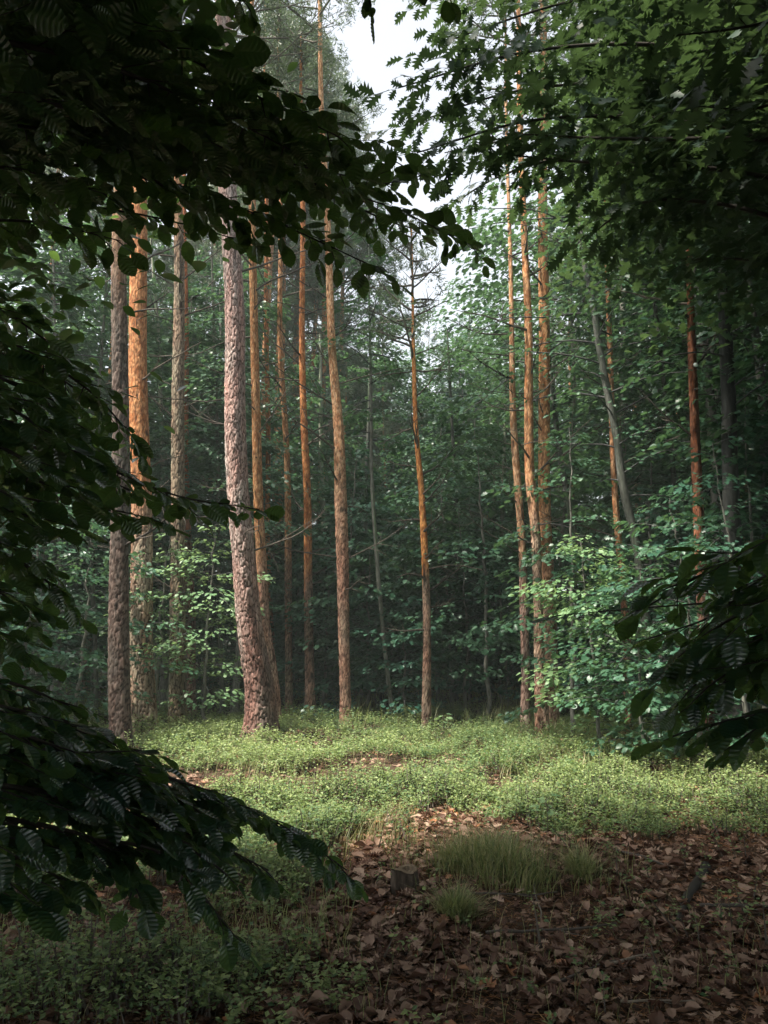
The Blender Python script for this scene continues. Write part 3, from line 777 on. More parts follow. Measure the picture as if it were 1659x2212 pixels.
for j, (u, Y, sc) in enumerate(FP):
    p = at(u, 1370, Y)
    place(PP[int(u) % 2], p[0], Y, sc, rg.uniform(0, 6.28), lb[j], 'pine tree', G2, 'pine_tree')

# broadleaf trees one can point to ---------------------------------------
BROAD = [
 ([(1425, 1575, 24), (1397, 1362, 20), (1384, 1237, 18), (1369, 1147, 18), (1349, 1062, 18), (1332, 943, 17), (1317, 868, 17), (1297, 768, 16), (1279, 658, 14), (1264, 578, 12), (1245, 400, 10)], 12.5, GREY, 'grey oak stem leaning left on the right side, right of the slim orange pine', 3.8),
 ([(1310, 1560, 17), (1294, 1397, 15), (1277, 1312, 15), (1254, 1212, 14), (1224, 1062, 13), (1204, 943, 12), (1192, 843, 11), (1180, 650, 9)], 14.5, GREY, 'thin grey stem leaning left just behind the pair of orange pines', 5.0),
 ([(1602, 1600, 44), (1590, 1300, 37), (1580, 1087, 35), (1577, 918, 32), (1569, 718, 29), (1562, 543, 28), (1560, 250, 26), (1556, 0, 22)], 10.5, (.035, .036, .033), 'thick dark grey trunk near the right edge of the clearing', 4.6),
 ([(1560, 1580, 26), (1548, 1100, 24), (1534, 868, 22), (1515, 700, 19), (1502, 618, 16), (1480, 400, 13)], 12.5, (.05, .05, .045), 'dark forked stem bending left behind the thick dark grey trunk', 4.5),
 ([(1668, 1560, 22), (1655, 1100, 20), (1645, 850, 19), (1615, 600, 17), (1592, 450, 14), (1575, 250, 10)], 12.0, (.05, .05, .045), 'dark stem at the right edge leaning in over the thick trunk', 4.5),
 ([(847, 1545, 10), (845, 1529, 10), (834, 1435, 9), (815, 1224, 9), (803, 1037, 8), (800, 800, 6), (798, 650, 4)], 15.0, (.17, .17, .145), 'thin crooked grey stem between the stout pale pine and the lone middle pine', 5.5),
 ([(361, 1550, 13), (360, 1412, 13), (354, 1130, 11), (345, 800, 9), (331, 560, 7)], 17.0, (.30, .30, .24), 'pale straight stem seen between the orange pine and the olive brown pine', 5.5),
]
BROAD += [
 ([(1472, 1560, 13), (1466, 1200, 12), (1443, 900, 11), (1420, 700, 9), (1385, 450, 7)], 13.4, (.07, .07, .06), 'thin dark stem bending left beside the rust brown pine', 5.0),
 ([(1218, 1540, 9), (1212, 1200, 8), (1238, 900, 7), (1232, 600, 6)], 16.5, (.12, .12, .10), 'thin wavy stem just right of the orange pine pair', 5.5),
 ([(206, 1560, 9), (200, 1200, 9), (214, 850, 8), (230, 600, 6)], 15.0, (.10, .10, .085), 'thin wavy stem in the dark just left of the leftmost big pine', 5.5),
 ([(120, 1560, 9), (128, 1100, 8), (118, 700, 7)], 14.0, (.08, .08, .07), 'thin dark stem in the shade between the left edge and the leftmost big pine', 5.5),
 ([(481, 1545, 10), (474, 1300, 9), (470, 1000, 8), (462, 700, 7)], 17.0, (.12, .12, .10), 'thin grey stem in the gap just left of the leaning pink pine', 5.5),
 ([(700, 1545, 14), (698, 1473, 12), (697, 1200, 11), (693, 900, 9)], 19.0, (.26, .26, .21), 'pale grey stem between the reddest pine and the stout pale pine', 6.0),
 ([(985, 1545, 9), (990, 1200, 8), (975, 900, 7)], 18.0, (.08, .08, .07), 'thin dark stem right of the lone middle pine', 5.0),
 ([(1085, 1545, 10), (1080, 1300, 9), (1088, 1000, 8)], 19.0, (.14, .14, .11), 'thin grey stem left of the pale slim pine on the right', 5.0),
 ([(793, 1545, 9), (788, 1200, 8), (796, 900, 7)], 19.0, (.10, .10, .09), 'thin straight stem right of the stout pale pine', 5.0),
]
for i, (line, Y, c, lab, z0) in enumerate(BROAD):
    rng = np.random.default_rng(300 + i)
    pts = np.array([at(u, v, Y) for u, v, w in line]); R = np.array([w / F0 * Y * .5 for u, v, w in line])
    base = pts[0].copy(); base[2] = float(gz(base[0], base[1])) - .05; 
    if pts[0][2] <= base[2]: pts[0] = base
    else: pts = np.vstack([base, pts]); R = np.concatenate([[R[0]], R])
    d = (pts[-1] - pts[-2]) / (pts[-1][2] - pts[-2][2])
    pts = np.vstack([pts, pts[-1] + d * 2.2]); R = np.append(R, R[-1] * .4)
    ds = smooth_path(np.c_[pts, R], 60); path, R = ds[:, :3] - base, ds[:, 3]
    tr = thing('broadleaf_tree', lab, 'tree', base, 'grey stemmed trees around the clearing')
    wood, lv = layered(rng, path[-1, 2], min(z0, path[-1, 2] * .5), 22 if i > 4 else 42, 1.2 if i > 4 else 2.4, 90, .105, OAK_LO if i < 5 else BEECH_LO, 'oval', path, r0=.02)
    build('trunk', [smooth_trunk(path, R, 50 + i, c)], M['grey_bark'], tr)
    build('limbs', wood, M['grey_bark'], tr)
    build('crown', [lv], M['under'], tr)

# saplings in front of the wood -------------------------------------------
SAP = [
 (800, 1545, 15.8, 3.4, .5, 36, 1.5, 120, .11, 'under', MAPLE_LO, 'leafy sapling just right of the stout pale pine'),
 (868, 1545, 15.2, 2.4, .4, 30, 1.3, 110, .10, 'under_b', MAPLE_LO, 'low bluish sapling between the thin crooked stem and the lone middle pine'),
 (1005, 1545, 15.6, 4.2, .8, 40, 1.6, 120, .11, 'under', OAK_LO, 'tiered sapling right of the lone middle pine behind the tall grass'),
 (1095, 1545, 16.2, 3.6, .5, 36, 1.5, 120, .11, 'under_b', MAPLE_LO, 'bluish sapling just left of the pale slim pine'),
 (700, 1545, 17.0, 4.4, .6, 40, 1.6, 120, .11, 'under', MAPLE_LO, 'leafy sapling between the reddest pine and the stout pale pine'),
 (635, 1545, 17.6, 4.0, .6, 38, 1.5, 120, .11, 'under_b', BEECH_LO, 'dim sapling behind the third slim pine'),
 (930, 1545, 18.5, 5.4, 1.0, 46, 1.8, 130, .12, 'under', MAPLE_LO, 'tall sapling right behind the lone middle pine'),
 (770, 1545, 19.5, 5.6, 1.0, 46, 1.8, 130, .12, 'under_b', MAPLE_LO, 'tall dim sapling in the gap right of the stout pale pine'),
 (1060, 1545, 20.5, 6.4, 1.2, 50, 2.0, 130, .12, 'under', MAPLE_LO, 'tallest sapling of the gap left of the pale slim pine'),
 # u, v(base), depth, H, z0, nb, Lm, per, ls, mat, label
 (1290, 1560, 11.0, 3.0, .25, 34, 1.25, 95, .085, 'pale', BEECH_LO, 'leafy sapling with bright layered leaves right of the orange pine pair'),
 (1385, 1570, 10.0, 2.5, .2, 28, 1.15, 90, .085, 'under', BEECH_LO, 'dense low sapling in front of the leaning grey oak'),
 (1230, 1560, 12.2, 5.0, .5, 36, 1.5, 95, .10, 'under', OAK_LO, 'taller oak sapling behind the bright layered sapling'),
 (1050, 1540, 15.0, 6.0, 1.2, 44, 1.9, 110, .11, 'under', MAPLE_LO, 'broad green sapling between the lone middle pine and the pale slim pine'),
 (975, 1530, 17.0, 5.2, 1.2, 40, 1.7, 110, .11, 'under_b', MAPLE_LO, 'bluish green sapling just right of the lone middle pine'),
 (450, 1545, 13.6, 3.6, .5, 30, 1.25, 80, .085, 'pale', BEECH_LO, 'sapling with pale sunlit leaf tiers between the olive pine and leaning pine'),
 (350, 1545, 14.0, 3.5, .5, 26, 1.0, 70, .085, 'pale', BEECH_LO, 'sapling with whitish leaf tiers between the two left big pines'),
 (170, 1560, 12.0, 3.6, .4, 34, 1.6, 90, .085, 'under', BEECH_LO, 'spreading sapling in the dark left of the leftmost big pine'),
 (60, 1570, 11.5, 4.2, .3, 36, 1.8, 100, .09, 'under_b', BEECH_LO, 'dark sapling near the left edge of the clearing'),
 (1500, 1580, 9.8, 3.4, .3, 32, 1.5, 90, .09, 'under', OAK_LO, 'shaded sapling at the foot of the thick dark grey trunk'),
 (1600, 1590, 9.3, 4.0, .3, 32, 1.6, 90, .09, 'under_b', OAK_LO, 'shaded sapling at the right edge of the clearing'),
]
for i, (u, v, Y, H, z0, nb, Lm, per, ls, mt, tpl, lab) in enumerate(SAP):
    rng = np.random.default_rng(500 + i)
    p = at(u, 1400, Y); b = np.array([p[0], Y, float(gz(p[0], Y)) - .03])
    t, pth = simple_trunk(rng, H, .018 + .005 * H, lean=.2)
    wood, lv = layered(rng, H, z0, nb, Lm, per, ls, tpl, 'oval', pth, .035, .009)
    tr = thing('sapling', lab, 'sapling', b, 'saplings at the edge of the clearing')
    build('trunk', [t] + wood, M['grey_bark'], tr)
    build('crown', [lv], M[mt], tr)

# side and rear wood; the trees out of view are added to shade the edges
G3 = 'dense trees walling in the dark sides of the clearing'
for (x, y, k, sc, lab) in ((-8.8, 8.6, 0, 1.05, 'unseen tall tree outside the left edge, sized to shade the left side'), (-9.4, 12.0, 3, 1.0, 'unseen low bushy tree farther back outside the left edge'), (-9.6, 17.5, 2, .8, 'tall dense tree at the far left behind the leftmost pine'), (-8.2, 6.8, 3, .9, 'unseen low bushy tree beside the beech outside the left edge'),
     (-6.3, 11.2, 3, .75, 'dark bushy tree left of the leftmost big pine, nearer one'), (-6.9, 9.2, 3, .8, 'dark bushy tree at the left edge at mid height'), (-6.9, 15.8, 0, .85, 'tall dark tree left of the leftmost big pine'), (-4.9, 17.6, 2, .8, 'tall dark tree behind the leftmost big pine'), (-8.0, 18, 2, .85, 'tall dark tree at the left edge behind the bushy one'),
     (-6.7, 13.4, 3, .9, 'dark bushy tree just behind the leftmost big pine'), (-11, 11, 0, .9, 'unseen tree well outside the left edge'),
     (7.2, 12, 0, 1.2, 'tall dark tree at the right edge behind the thick grey trunk'), (7.0, 8.6, 2, 1.1, 'dense tree outside the right edge'), (9.5, 10.5, 1, 1.5, 'unseen wide dense tree beyond the right edge, added for shade'), (8.8, 14.5, 2, 1.2, 'tall tree far outside the right edge'), (6.8, 5.0, 0, 1.2, 'unseen dense tree beside the oak, added for shade'), (11.5, 13, 0, 1.3, 'unseen outermost dense tree on the right, added for shade'), (6.2, 15.0, 2, 1.0, 'tall dark tree behind the forked stem on the right'),
     (4.6, 13.6, 3, .95, 'dark bushy tree behind the rust brown pine'), (5.6, 11.6, 3, .9, 'dark bushy tree beside the thick dark grey trunk')):
    place(PROT[k], x, y, sc, rg.uniform(0, 6.28), lab, 'tree', G3, 'young_tree')
for (x, y, k, sc) in ((-5.2, -.5, 2, 1.05), (-3.0, -3.0, 0, 1.2), (0.3, -4.0, 2, 1.05), (3.6, -2.6, 0, 1.2), (-6.5, -4.5, 2, 1.3), (6.4, -4.5, 2, 1.3), (6.2, 1.2, 2, 1.1), (0, -8, 2, 1.4), (-4, -9, 0, 1.5), (4.5, -8.5, 0, 1.5), (-7.5, 2.5, 0, 1.1)):  # unseen trees, added only for their shade on the foreground
    place(PROT[k], x, y, sc, rg.uniform(0, 6.28), 'unseen broadleaf tree behind the viewer, added to shade the foreground', 'tree', 'unseen shade trees added behind the viewer', 'young_tree')

# ------------------------------------------------------------------ foreground branches
def rot(v, axis, a):
    axis = norm(axis); c, s = math.cos(a), math.sin(a)
    return v * c + np.cross(axis, v) * s + axis * (axis @ v) * (1 - c)
def spray(pts, rng, twig, leaf, step, lstep, up=(0, 0, 1), r0=.006, droop=.35, s0=.05, tilt=.28, lang=.85):
    """wood tubes and leaf frames of one leafy branch"""
    q = smooth_path(pts, 40); up = np.array(up, float)
    L = np.linalg.norm(np.diff(q, axis=0), axis=1).sum()
    wood = [(*tube(q, np.linspace(r0, r0 * .25, 40), 6), np.full(240, .3))]
    P, D, N, S = [], [], [], []
    ns = int(L / step); side = 1
    for k in range(ns + 1):
        s = s0 + (1 - s0) * (k + rng.uniform(-.2, .2)) / max(ns, 1); s = min(max(s, 0), .999)
        i = int(s * 39); T = norm(q[min(i + 1, 39)] - q[max(i - 1, 0)]); side = -side
        tl = twig * (1.05 - .75 * s) * rng.uniform(.5, 1.2)
        if k == ns: d = T; tl = twig * .4
        else: d = rot(T, up, side * rng.uniform(.55, 1.05))
        d = norm(d + np.array([0, 0, -droop * rng.uniform(-.2, 1)]))
        m = max(3, int(tl / .03)); w = [q[i].copy()]; dd = d.copy()
        for _ in range(m):
            dd = norm(dd + rng.normal(0, .07, 3) + np.array([0, 0, -.03 * droop])); w.append(w[-1] + dd * tl / m)
        w = np.array(w)
        wood.append((*tube(w, np.linspace(.0022, .0007, m + 1), 4), np.full(4 * (m + 1), .2)))
        nl = max(2, int(tl / lstep)); ls = rng.choice([-1, 1])
        for j in range(nl + 1):
            f = (j + .6) / (nl + .6) * m; a = min(int(f), m - 1)
            p = w[a] + (w[a + 1] - w[a]) * (f - a); t = norm(w[a + 1] - w[a]); ls = -ls
            nrm = norm(up + rng.normal(0, tilt, 3))
            ang = ls * rng.uniform(.6, 1.15) * lang if j < nl else rng.normal(0, .2)
            ld = norm(rot(t, nrm, ang) + np.array([0, 0, -droop * rng.uniform(.1, 1.0)]))
            P.append(p + ld * .008); D.append(ld); N.append(nrm); S.append(leaf * rng.uniform(.5, 1.25) * (1 if j else .8))
    return wood, (P, D, N, S)
def leafy_branch(axes, seed, parent, mat, tpl, twig, leaf, step, lstep, label=None, **kw):
    rng = np.random.default_rng(seed); W, P, D, N, S = [], [], [], [], []
    for ax in axes:
        pts = [at(u, v, y) for u, v, y in ax]
        w, l = spray(pts, rng, twig, leaf, step, lstep, **kw)
        W += w; P += l[0]; D += l[1]; N += l[2]; S += l[3]
    br = build('branch', W, M['twig_dark'], parent)
    P, D, N, S = np.array(P), np.array(D), np.array(N), np.array(S)
    tp = tpl if isinstance(tpl, list) else [tpl]; kk = rng.integers(0, len(tp), len(P))
    build('leaves', [scatter(tp[q_], P[kk == q_], D[kk == q_], N[kk == q_], S[kk == q_], rng.uniform(0, 1, (kk == q_).sum())) for q_ in range(len(tp))], mat, br, smooth=tpl is not BEECH_HI)
    if label: br['label'] = label
    return br

def shading_crown(parent, rng, boxes, n, ls, tpl, mat, keep):  # loose leaf masses added overhead to block light
    P = []
    for (x0, x1, y0, y1, z0, z1, w) in boxes:
        k = int(n * w); c = rng.uniform((x0, y0, z0), (x1, y1, z1), (max(8, k // 45), 3))
        bi = rng.integers(0, len(c), k)
        P.append(c[bi] + rng.normal(0, 1, (k, 3)) * (.45, .45, .10))
    P = np.concatenate(P)
    w0 = np.array(parent.location); Q = P + w0 - (0, 0, CAMZ)
    dep = Q[:, 1] * _cp + Q[:, 2] * _sp; uu = W0 / 2 + F0 * Q[:, 0] / np.maximum(dep, .01); vv = H0 / 2 - F0 * (Q[:, 2] * _cp - Q[:, 1] * _sp) / np.maximum(dep, .01)
    uu = uu + rng.normal(0, 70, len(uu))
    P = P[~((dep > .05) & (vv > -80) & (((uu > keep[0]) & (uu < keep[1])) | (dep < 3.2)))]; k = len(P)     # the opening over the clearing
    a = rng.uniform(0, 6.283, k)
    return build('crown', [scatter(tpl, P, np.stack([np.cos(a), np.sin(a), rng.uniform(-.6, .1, k)], -1), rng.normal(0, .35, (k, 3)) + (0, 0, 1), ls * rng.uniform(.7, 1.2, k))], mat, parent)

rng = np.random.default_rng(900)
# beech on the left, its trunk out of the frame, branches reaching in
beech = thing('beech_tree', 'beech whose leafy branches hang into the picture from the left', 'tree', (-3.0, .9, float(gz(-3.0, .9)) - .05))
pth = smooth_path(np.array([[0, 0, 0], [.1, 0, 2.5], [.25, .1, 5], [.2, .3, 9.5]]), 50)
build('trunk', [smooth_trunk(pth, np.linspace(.17, .06, 50), 71, (.20, .20, .18))], M['grey_bark'], beech)
limb = []
for z, x1, y1, z1 in ((2.2, 1.6, .9, 3.2), (2.0, 1.5, .6, 2.0), (1.3, 1.6, .5, .9), (4.2, 3.0, .5, 5.2), (5.0, 2.2, 2.5, 5.8), (5.5, 1.8, -2.5, 6.4), (4.0, -1.5, 1.8, 5.0)):
    q, R = crooked((.1, 0, z), (x1, y1, z1 - z), math.dist((.1, 0, z), (x1, y1, z1)), .035, rng, 10, .1, .04)
    limb.append((*tube(q, R, 7), np.full((len(q) * 7, 3), .12)))
for l_ in limb: build('limb', [l_], M['grey_bark'], beech)
oc = shading_crown(beech, rng, [(-3, 4.5, -3, 1.7, 2.8, 6.2, 1.0), (-1.6, 2.4, 2.0, 3.3, 4.4, 6.4, .30), (-1.8, .9, .8, 3.2, 2.6, 4.6, .3), (-.6, 1.6, .1, 4.1, 8.0, 10.5, .25)], 64000, .09, BEECH_LO, M['beech_near'], (430, 1e9))  # boxes of leaves, mostly out of view, placed to shade foreground and litter
def local(parent, o):                  # children were built in world coordinates
    o.matrix_parent_inverse = parent.matrix_world.inverted()
bpy.context.view_layer.update()
B = []
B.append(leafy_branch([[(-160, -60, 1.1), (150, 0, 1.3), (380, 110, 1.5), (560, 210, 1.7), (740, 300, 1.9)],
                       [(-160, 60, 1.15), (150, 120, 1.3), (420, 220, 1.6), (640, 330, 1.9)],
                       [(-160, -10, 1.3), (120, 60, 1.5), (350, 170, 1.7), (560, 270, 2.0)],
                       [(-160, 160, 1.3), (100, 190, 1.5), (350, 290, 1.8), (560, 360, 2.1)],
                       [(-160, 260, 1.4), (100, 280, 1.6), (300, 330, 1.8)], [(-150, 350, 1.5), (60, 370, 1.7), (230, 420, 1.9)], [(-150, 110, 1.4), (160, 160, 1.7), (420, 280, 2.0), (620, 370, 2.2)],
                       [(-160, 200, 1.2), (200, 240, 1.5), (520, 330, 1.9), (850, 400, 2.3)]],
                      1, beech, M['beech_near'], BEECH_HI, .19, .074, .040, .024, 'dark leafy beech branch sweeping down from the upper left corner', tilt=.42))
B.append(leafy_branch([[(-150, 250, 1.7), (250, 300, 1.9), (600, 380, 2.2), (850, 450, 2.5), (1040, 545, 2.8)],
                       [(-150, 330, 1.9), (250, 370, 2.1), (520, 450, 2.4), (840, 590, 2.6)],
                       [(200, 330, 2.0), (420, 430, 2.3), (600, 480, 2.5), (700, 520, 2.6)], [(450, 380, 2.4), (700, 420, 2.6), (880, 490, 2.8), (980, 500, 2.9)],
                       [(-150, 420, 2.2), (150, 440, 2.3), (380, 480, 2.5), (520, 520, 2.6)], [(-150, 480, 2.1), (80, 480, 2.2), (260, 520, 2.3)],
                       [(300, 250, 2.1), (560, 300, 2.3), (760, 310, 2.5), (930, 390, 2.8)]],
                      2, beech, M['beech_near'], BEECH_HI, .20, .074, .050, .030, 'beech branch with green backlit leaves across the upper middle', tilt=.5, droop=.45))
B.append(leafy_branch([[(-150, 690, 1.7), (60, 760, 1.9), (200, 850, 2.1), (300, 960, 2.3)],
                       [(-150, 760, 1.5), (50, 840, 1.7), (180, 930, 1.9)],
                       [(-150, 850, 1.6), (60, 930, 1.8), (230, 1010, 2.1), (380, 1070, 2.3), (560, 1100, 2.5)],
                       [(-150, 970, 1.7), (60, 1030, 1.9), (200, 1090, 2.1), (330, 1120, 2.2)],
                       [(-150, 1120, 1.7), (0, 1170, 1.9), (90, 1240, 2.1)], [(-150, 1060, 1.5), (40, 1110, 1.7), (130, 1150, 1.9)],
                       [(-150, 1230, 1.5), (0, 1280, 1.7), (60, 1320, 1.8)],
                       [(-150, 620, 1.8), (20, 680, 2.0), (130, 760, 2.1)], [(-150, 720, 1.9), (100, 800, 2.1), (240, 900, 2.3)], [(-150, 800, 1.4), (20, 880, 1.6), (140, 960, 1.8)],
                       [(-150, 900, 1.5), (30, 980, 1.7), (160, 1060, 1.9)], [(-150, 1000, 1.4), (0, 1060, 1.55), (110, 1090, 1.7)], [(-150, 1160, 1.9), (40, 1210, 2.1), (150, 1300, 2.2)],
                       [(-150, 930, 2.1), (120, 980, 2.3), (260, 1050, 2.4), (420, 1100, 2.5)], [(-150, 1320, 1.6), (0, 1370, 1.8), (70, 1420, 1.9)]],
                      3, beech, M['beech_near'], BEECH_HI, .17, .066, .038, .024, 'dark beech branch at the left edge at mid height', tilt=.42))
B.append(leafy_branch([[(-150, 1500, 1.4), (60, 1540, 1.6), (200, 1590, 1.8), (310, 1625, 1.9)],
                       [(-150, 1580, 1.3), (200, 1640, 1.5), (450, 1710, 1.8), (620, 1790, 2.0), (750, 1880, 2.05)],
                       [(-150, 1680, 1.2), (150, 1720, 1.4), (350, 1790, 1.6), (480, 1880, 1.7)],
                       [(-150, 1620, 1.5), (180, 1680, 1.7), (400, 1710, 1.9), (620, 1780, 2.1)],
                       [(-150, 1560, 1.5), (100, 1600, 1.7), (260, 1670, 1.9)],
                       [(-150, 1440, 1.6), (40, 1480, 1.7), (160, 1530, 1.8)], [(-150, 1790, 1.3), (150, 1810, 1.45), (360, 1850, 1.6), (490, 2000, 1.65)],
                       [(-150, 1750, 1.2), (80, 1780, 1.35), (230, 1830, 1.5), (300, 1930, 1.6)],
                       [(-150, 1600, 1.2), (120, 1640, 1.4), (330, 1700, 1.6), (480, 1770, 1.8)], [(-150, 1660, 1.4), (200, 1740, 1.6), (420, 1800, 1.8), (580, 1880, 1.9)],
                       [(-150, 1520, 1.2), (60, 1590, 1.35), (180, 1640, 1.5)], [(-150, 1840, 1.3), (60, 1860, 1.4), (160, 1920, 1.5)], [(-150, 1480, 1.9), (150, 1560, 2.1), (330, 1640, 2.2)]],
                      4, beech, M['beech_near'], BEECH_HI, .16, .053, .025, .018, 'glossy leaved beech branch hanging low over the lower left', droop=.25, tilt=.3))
# oak on the right with lobed leaves over the upper right
oak = thing('oak_tree', 'oak whose lobed leaves fill the upper right of the picture', 'tree', (5.2, 4.6, float(gz(5.2, 4.6)) - .05))
pth = smooth_path(np.array([[0, 0, 0], [-.1, 0, 3], [-.2, 0, 6], [-.1, .2, 11]]), 50)
build('trunk', [smooth_trunk(pth, np.linspace(.20, .07, 50), 72, (.13, .125, .11))], M['grey_bark'], oak)
limb = []
for z, x1, y1, z1 in ((3.6, -3.0, .6, 5.4), (4.4, -3.2, 1.2, 6.6), (3.2, -1.8, .0, 4.6), (5, -2.2, -2, 6.5), (5.6, -1.5, 2.5, 7.5)):
    q, R = crooked((-.1, 0, z), (x1, y1, z1 - z), math.dist((.1, 0, z), (x1, y1, z1)), .05, rng, 10, .1, .04)
    limb.append((*tube(q, R, 7), np.full((len(q) * 7, 3), .08)))
for l_ in limb: build('limb', [l_], M['grey_bark'], oak)
oc2 = shading_crown(oak, rng, [(-3.2, 2.5, -3.5, 2.2, 4.4, 8.0, 1.0), (-4.5, 1.0, -6.5, -2.5, 3.0, 6.5, .6), (-3.0, 1.0, -.5, 5.5, 6.2, 9.5, .9)], 34000, .12, OAK_LO, M['oak_near'], (-1e9, 1240))  # leaf boxes added above and behind the camera to darken the right side
O = []
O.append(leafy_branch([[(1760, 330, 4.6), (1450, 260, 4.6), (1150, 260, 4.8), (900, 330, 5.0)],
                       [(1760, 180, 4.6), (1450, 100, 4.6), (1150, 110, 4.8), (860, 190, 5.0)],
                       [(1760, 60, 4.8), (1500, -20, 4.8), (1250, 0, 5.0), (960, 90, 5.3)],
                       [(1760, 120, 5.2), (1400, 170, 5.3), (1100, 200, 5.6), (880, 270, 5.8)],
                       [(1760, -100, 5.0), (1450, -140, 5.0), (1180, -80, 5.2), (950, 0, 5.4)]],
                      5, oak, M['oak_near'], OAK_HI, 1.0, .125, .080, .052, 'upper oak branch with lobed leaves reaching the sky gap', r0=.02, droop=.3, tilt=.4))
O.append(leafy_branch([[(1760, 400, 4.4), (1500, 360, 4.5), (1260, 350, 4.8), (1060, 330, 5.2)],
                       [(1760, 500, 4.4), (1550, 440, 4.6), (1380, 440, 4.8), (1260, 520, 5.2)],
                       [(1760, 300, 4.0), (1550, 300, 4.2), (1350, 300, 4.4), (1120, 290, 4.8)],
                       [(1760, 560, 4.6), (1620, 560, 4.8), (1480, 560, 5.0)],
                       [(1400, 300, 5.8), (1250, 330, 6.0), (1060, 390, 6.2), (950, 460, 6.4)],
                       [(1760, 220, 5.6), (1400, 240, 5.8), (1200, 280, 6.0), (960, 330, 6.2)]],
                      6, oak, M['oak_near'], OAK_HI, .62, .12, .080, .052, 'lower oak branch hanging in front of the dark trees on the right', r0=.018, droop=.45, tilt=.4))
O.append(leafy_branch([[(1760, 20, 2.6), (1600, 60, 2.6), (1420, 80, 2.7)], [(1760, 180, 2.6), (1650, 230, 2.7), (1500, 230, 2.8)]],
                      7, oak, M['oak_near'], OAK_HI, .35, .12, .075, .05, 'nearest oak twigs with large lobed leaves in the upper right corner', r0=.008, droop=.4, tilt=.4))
# beech sprays on the right edge
rb = thing('beech_tree', 'young beech whose glossy leaves reach in from the right edge', 'tree', (2.1, 1.3, float(gz(2.1, 1.3)) - .05))
pth = smooth_path(np.array([[0, 0, 0], [.05, 0, 1.5], [0, .05, 3.6]]), 30)
build('trunk', [smooth_trunk(pth, np.linspace(.035, .012, 30), 73, (.15, .15, .13), 10)], M['grey_bark'], rb)
bpy.context.view_layer.update()
R_ = []
R_.append(leafy_branch([[(1800, 1120, 1.5), (1640, 1190, 1.6), (1500, 1250, 1.8), (1400, 1310, 1.9)],
                        [(1800, 1230, 1.5), (1650, 1300, 1.6), (1540, 1360, 1.7), (1450, 1430, 1.8)],
                        [(1800, 1400, 1.5), (1680, 1420, 1.6), (1580, 1450, 1.7), (1520, 1490, 1.7)],
                        [(1800, 1170, 1.7), (1660, 1240, 1.8), (1540, 1330, 1.9), (1430, 1370, 2.0)], [(1800, 1330, 1.6), (1680, 1360, 1.7), (1590, 1400, 1.8), (1480, 1500, 1.9)],
                        [(1800, 1500, 1.6), (1700, 1530, 1.7), (1610, 1590, 1.8)]],
                       8, rb, M['beech_near'], BEECH_HI, .22, .070, .040, .024, droop=.35, tilt=.25))
R_.append(leafy_branch([[(1800, 1480, 1.6), (1640, 1540, 1.7), (1560, 1560, 1.75), (1450, 1590, 1.85)]], 9, rb, M['beech_near'], BEECH_HI, .12, .08, .10, .05, droop=.3))
R_.append(leafy_branch([[(1800, 1290, 1.8), (1500, 1305, 2.0), (1200, 1330, 2.3)]], 10, rb, M['beech_near'], BEECH_HI, .07, .06, .28, .06, 'long bare twig reaching far to the left', droop=.2, r0=.004))
# loose twigs dipping in from above, top centre
tb = leafy_branch([[(420, -120, 2.1), (500, -30, 2.1), (540, 20, 2.1)], [(760, -160, 2.2), (900, -60, 2.2), (960, -10, 2.25)], [(700, -140, 2.1), (790, -60, 2.1), (800, 10, 2.1)]],
                  11, beech, M['beech_near'], BEECH_HI, .10, .07, .07, .035, 'beech twigs dipping in from the top edge', droop=.8)
for p_, L_ in ((beech, B + [tb]), (oak, O), (rb, R_)):
    for o in L_: local(p_, o)

# ------------------------------------------------------------------ stump, log, sticks, seedlings
def stump():
    c = ground_at(873, 1932); c[2] = float(gz(c[0], c[1])) - .01
    st = thing('tree_stump', 'small weathered cut stump on the leafy path', 'tree stump', c)
    n, m = 40, 16; th = np.arange(n) * 2 * math.pi / n; H = .15
    V = []
    for k in range(m):
        z = -.04 + (H + .04) * k / (m - 1)
        r = .082 * (1 + .35 * math.exp(-(z + .04) / .04)) * (1 + .07 * np.sin(th * 5 + 1) + .05 * np.sin(th * 9 + z * 20) + .05 * (vnoise(th * 6, th * 0 + z * 40, 3) - .5))
        V.append(np.stack([r * np.cos(th), r * np.sin(th), np.full(n, z) + (.012 * np.sin(th * 2) if k == m - 1 else 0)], -1))
    V = np.concatenate(V); i = np.arange(m - 1)[:, None] * n; j = np.arange(n)[None]; j2 = (j + 1) % n
    F = np.stack([i + j, i + j2, i + n + j2, i + n + j], -1).reshape(-1, 4)
    C = np.array([.085, .065, .05])[None] * (.5 + vnoise(np.arctan2(V[:, 1], V[:, 0]) * 7, V[:, 2] * 25, 4))[:, None]
    build('bark', [(V, F, C)], M['pine_bark'], st)
    rings = 7; V2, A = [], []
    for k in range(rings):
        f = 1 - k / (rings - 1) * .98
        V2.append(V[-n:] * (f * .97, f * .97, 1) + (0, 0, .003 + .006 * (k % 2))); A.append(np.full(n, .9 if k % 2 else .35))
    V2 = np.concatenate(V2); i = np.arange(rings - 1)[:, None] * n
    F2 = np.stack([i + j, i + j2, i + n + j2, i + n + j], -1).reshape(-1, 4)
    build('cut_face', [(V2, F2, np.concatenate(A))], M['cutwood'], st)
stump()
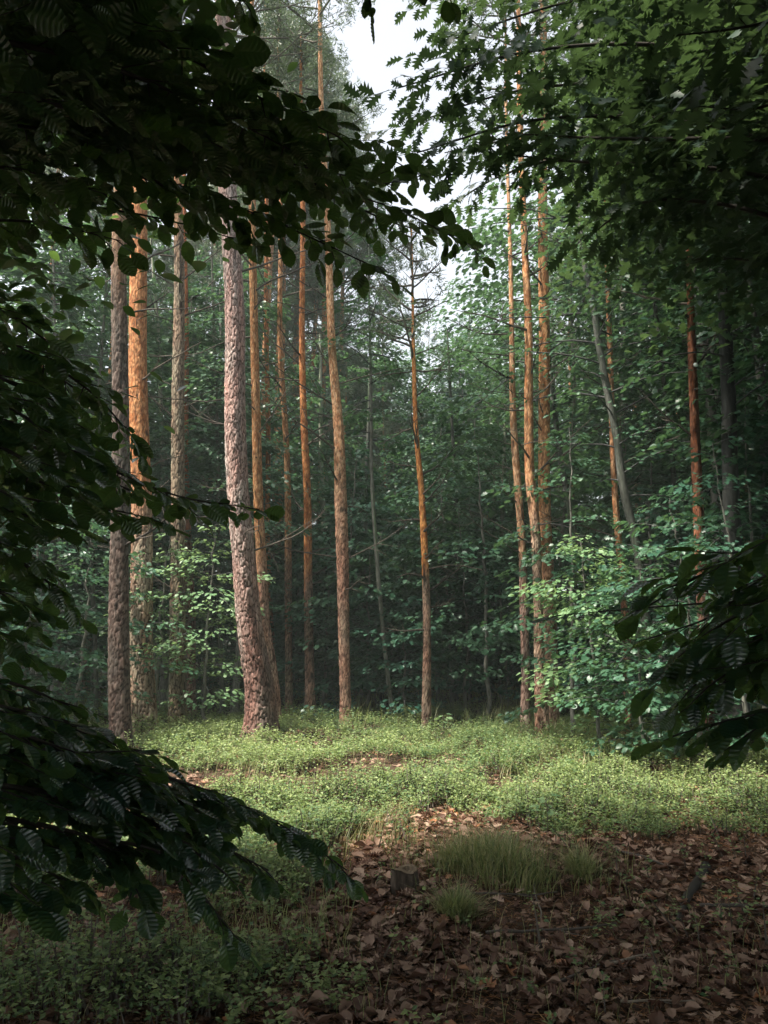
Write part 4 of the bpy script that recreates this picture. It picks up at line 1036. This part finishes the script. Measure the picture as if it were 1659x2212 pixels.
STICKS = [
 ((1524, 1868), (1478, 2000), .036, 'dark_log', 'short dark mossy log lying in the dry leaves on the right', 'log'),
 ((1315, 2092), (1420, 2060), .010, 'fallen_stick', 'pale peeled stick lying low right of the middle', 'stick'),
 ((1514, 1970), (1680, 1974), .014, 'fallen_stick', 'straight brown stick just right of the dark log', 'stick'),
 ((1010, 1945), (1205, 1932), .007, 'fallen_stick', 'thin twig lying right of the small dark grass tuft', 'stick'),
 ((1050, 2015), (1330, 2000), .009, 'fallen_stick', 'long dark twig across the needle covered soil', 'stick'),
 ((1190, 2120), (1330, 2080), .008, 'fallen_stick', 'crooked dark twig touching the pale peeled stick', 'stick'),
 ((1330, 1840), (1450, 1880), .010, 'fallen_stick', 'dark twig between the low grass tuft and the dark log', 'stick'),
 ((10, 2085), (70, 2060), .016, 'fallen_stick', 'pale split piece of wood at the lower left edge', 'stick'),
 ((1340, 2160), (1500, 2166), .006, 'fallen_stick', 'light thin twig near the bottom right', 'stick'),
 ((1150, 1880), (1160, 2010), .006, 'fallen_stick', 'thin twig pointing towards the viewer beside the big tussock', 'stick'),
]
for i, (a, b, r, nm, lab, cat) in enumerate(STICKS):
    rs = np.random.default_rng(700 + i)
    A, B_ = ground_at(*a), ground_at(*b)
    L = np.linalg.norm(B_ - A); n = 12
    P = A + (B_ - A) * np.linspace(0, 1, n)[:, None]
    pr = np.cross(norm(B_ - A), [0, 0, 1.0])
    P += pr * (rs.normal(0, .02 * L, n).cumsum() * .35)[:, None]
    P[:, 2] = gz(P[:, 0], P[:, 1]) + r * (.6 if r > .03 else 1) + (.0 if r > .03 else .03)
    c = P[0].copy()
    V, F = tube(P - c, r * np.linspace(1, .6, n) * rs.uniform(.85, 1.15, n), 8)
    Fc = np.array([list(range(7, -1, -1)), list(range((n - 1) * 8, n * 8))])
    ch = [(V, F + [Fc], np.full(len(V), .15 if nm == 'dark_log' or 'dark' in lab else (1.0 if 'pale' in lab or 'light' in lab else .55)))]
    if nm != 'dark_log' and L > .25:
        q, R2 = crooked(P[6] - c, norm(P[7] - P[6]) + pr * .8, L * .25, r * .5, rs, 5, .1)
        ch.append((*tube(q, R2, 5), np.full(25, .4)))
    o = build(nm if nm != 'dark_log' else 'fallen_log', ch, M['twig'] if i else M['twig_dark'])
    o.location = c
    tag(o, lab, cat, None if cat == 'log' else 'sticks lying on the forest floor')
for i, (u, v, s, mt, lab) in enumerate(((1182, 1800, .10, 'pale', 'pale leaved seedling above the big grass tussock'), (958, 1582, .12, 'pale', 'small oak seedling at the foot of the lone middle pine'),
                         (1165, 1560, .13, 'pale', 'broad leaved seedling before the pair of orange pines'), (1300, 1600, .12, 'under', 'low seedling in the grass below the bright sapling'))):
    rs = np.random.default_rng(800 + i)
    c = ground_at(u, v); c[2] = float(gz(c[0], c[1]))
    sd = thing('seedling', lab, 'seedling', c, 'seedlings on the floor of the clearing')
    hh = .32; P, D = [], []
    W_ = [(*tube(np.array([[0, 0, 0], [.01, 0, hh * .5], [0, .01, hh]]), [.004, .003, .002], 5), np.full(15, .3))]
    for k in range(9):
        a = k * 2.4; z = hh * (.5 + .5 * k / 9); e = np.array([math.cos(a) * .05, math.sin(a) * .05, z + .02])
        W_.append((*tube(np.array([[0, 0, z - .02], e]), [.0015, .001], 4), np.full(8, .3))); P.append(e); D.append((math.cos(a), math.sin(a), .05))
    build('stem', W_, M['twig'], sd)
    build('leaves', [scatter(OAK_HI, P, D, rs.normal(0, .2, (9, 3)) + (0, 0, 1), s)], M[mt], sd)

# ------------------------------------------------------------------ haze
HAZE = 0.0020
if HAZE:
    bpy.context.view_layer.update()
    x0, x1, y0, y1, z0, z1 = -430, 430, -430, 430, -1.5, 26.0
    V = np.array([[x, y, z] for x in (x0, x1) for y in (y0, y1) for z in (z0, z1)], float)
    F = np.array([[0, 1, 3, 2], [4, 6, 7, 5], [0, 4, 5, 1], [2, 3, 7, 6], [0, 2, 6, 4], [1, 5, 7, 3]])
    m = bpy.data.materials.new('haze'); m.use_nodes = True
    t = m.node_tree
    for n in list(t.nodes):
        if n.type == 'BSDF_PRINCIPLED': t.nodes.remove(n)
    pv = t.nodes.new('ShaderNodeVolumePrincipled')
    pv.inputs['Color'].default_value = (.80, .93, .89, 1)
    pv.inputs['Density'].default_value = HAZE
    t.links.new(pv.outputs[0], t.nodes['Material Output'].inputs['Volume'])
    o = build('haze', [(V, F)], m, smooth=False)
    tag(o, 'thin pale haze in the air of the forest', 'haze', kind='stuff')
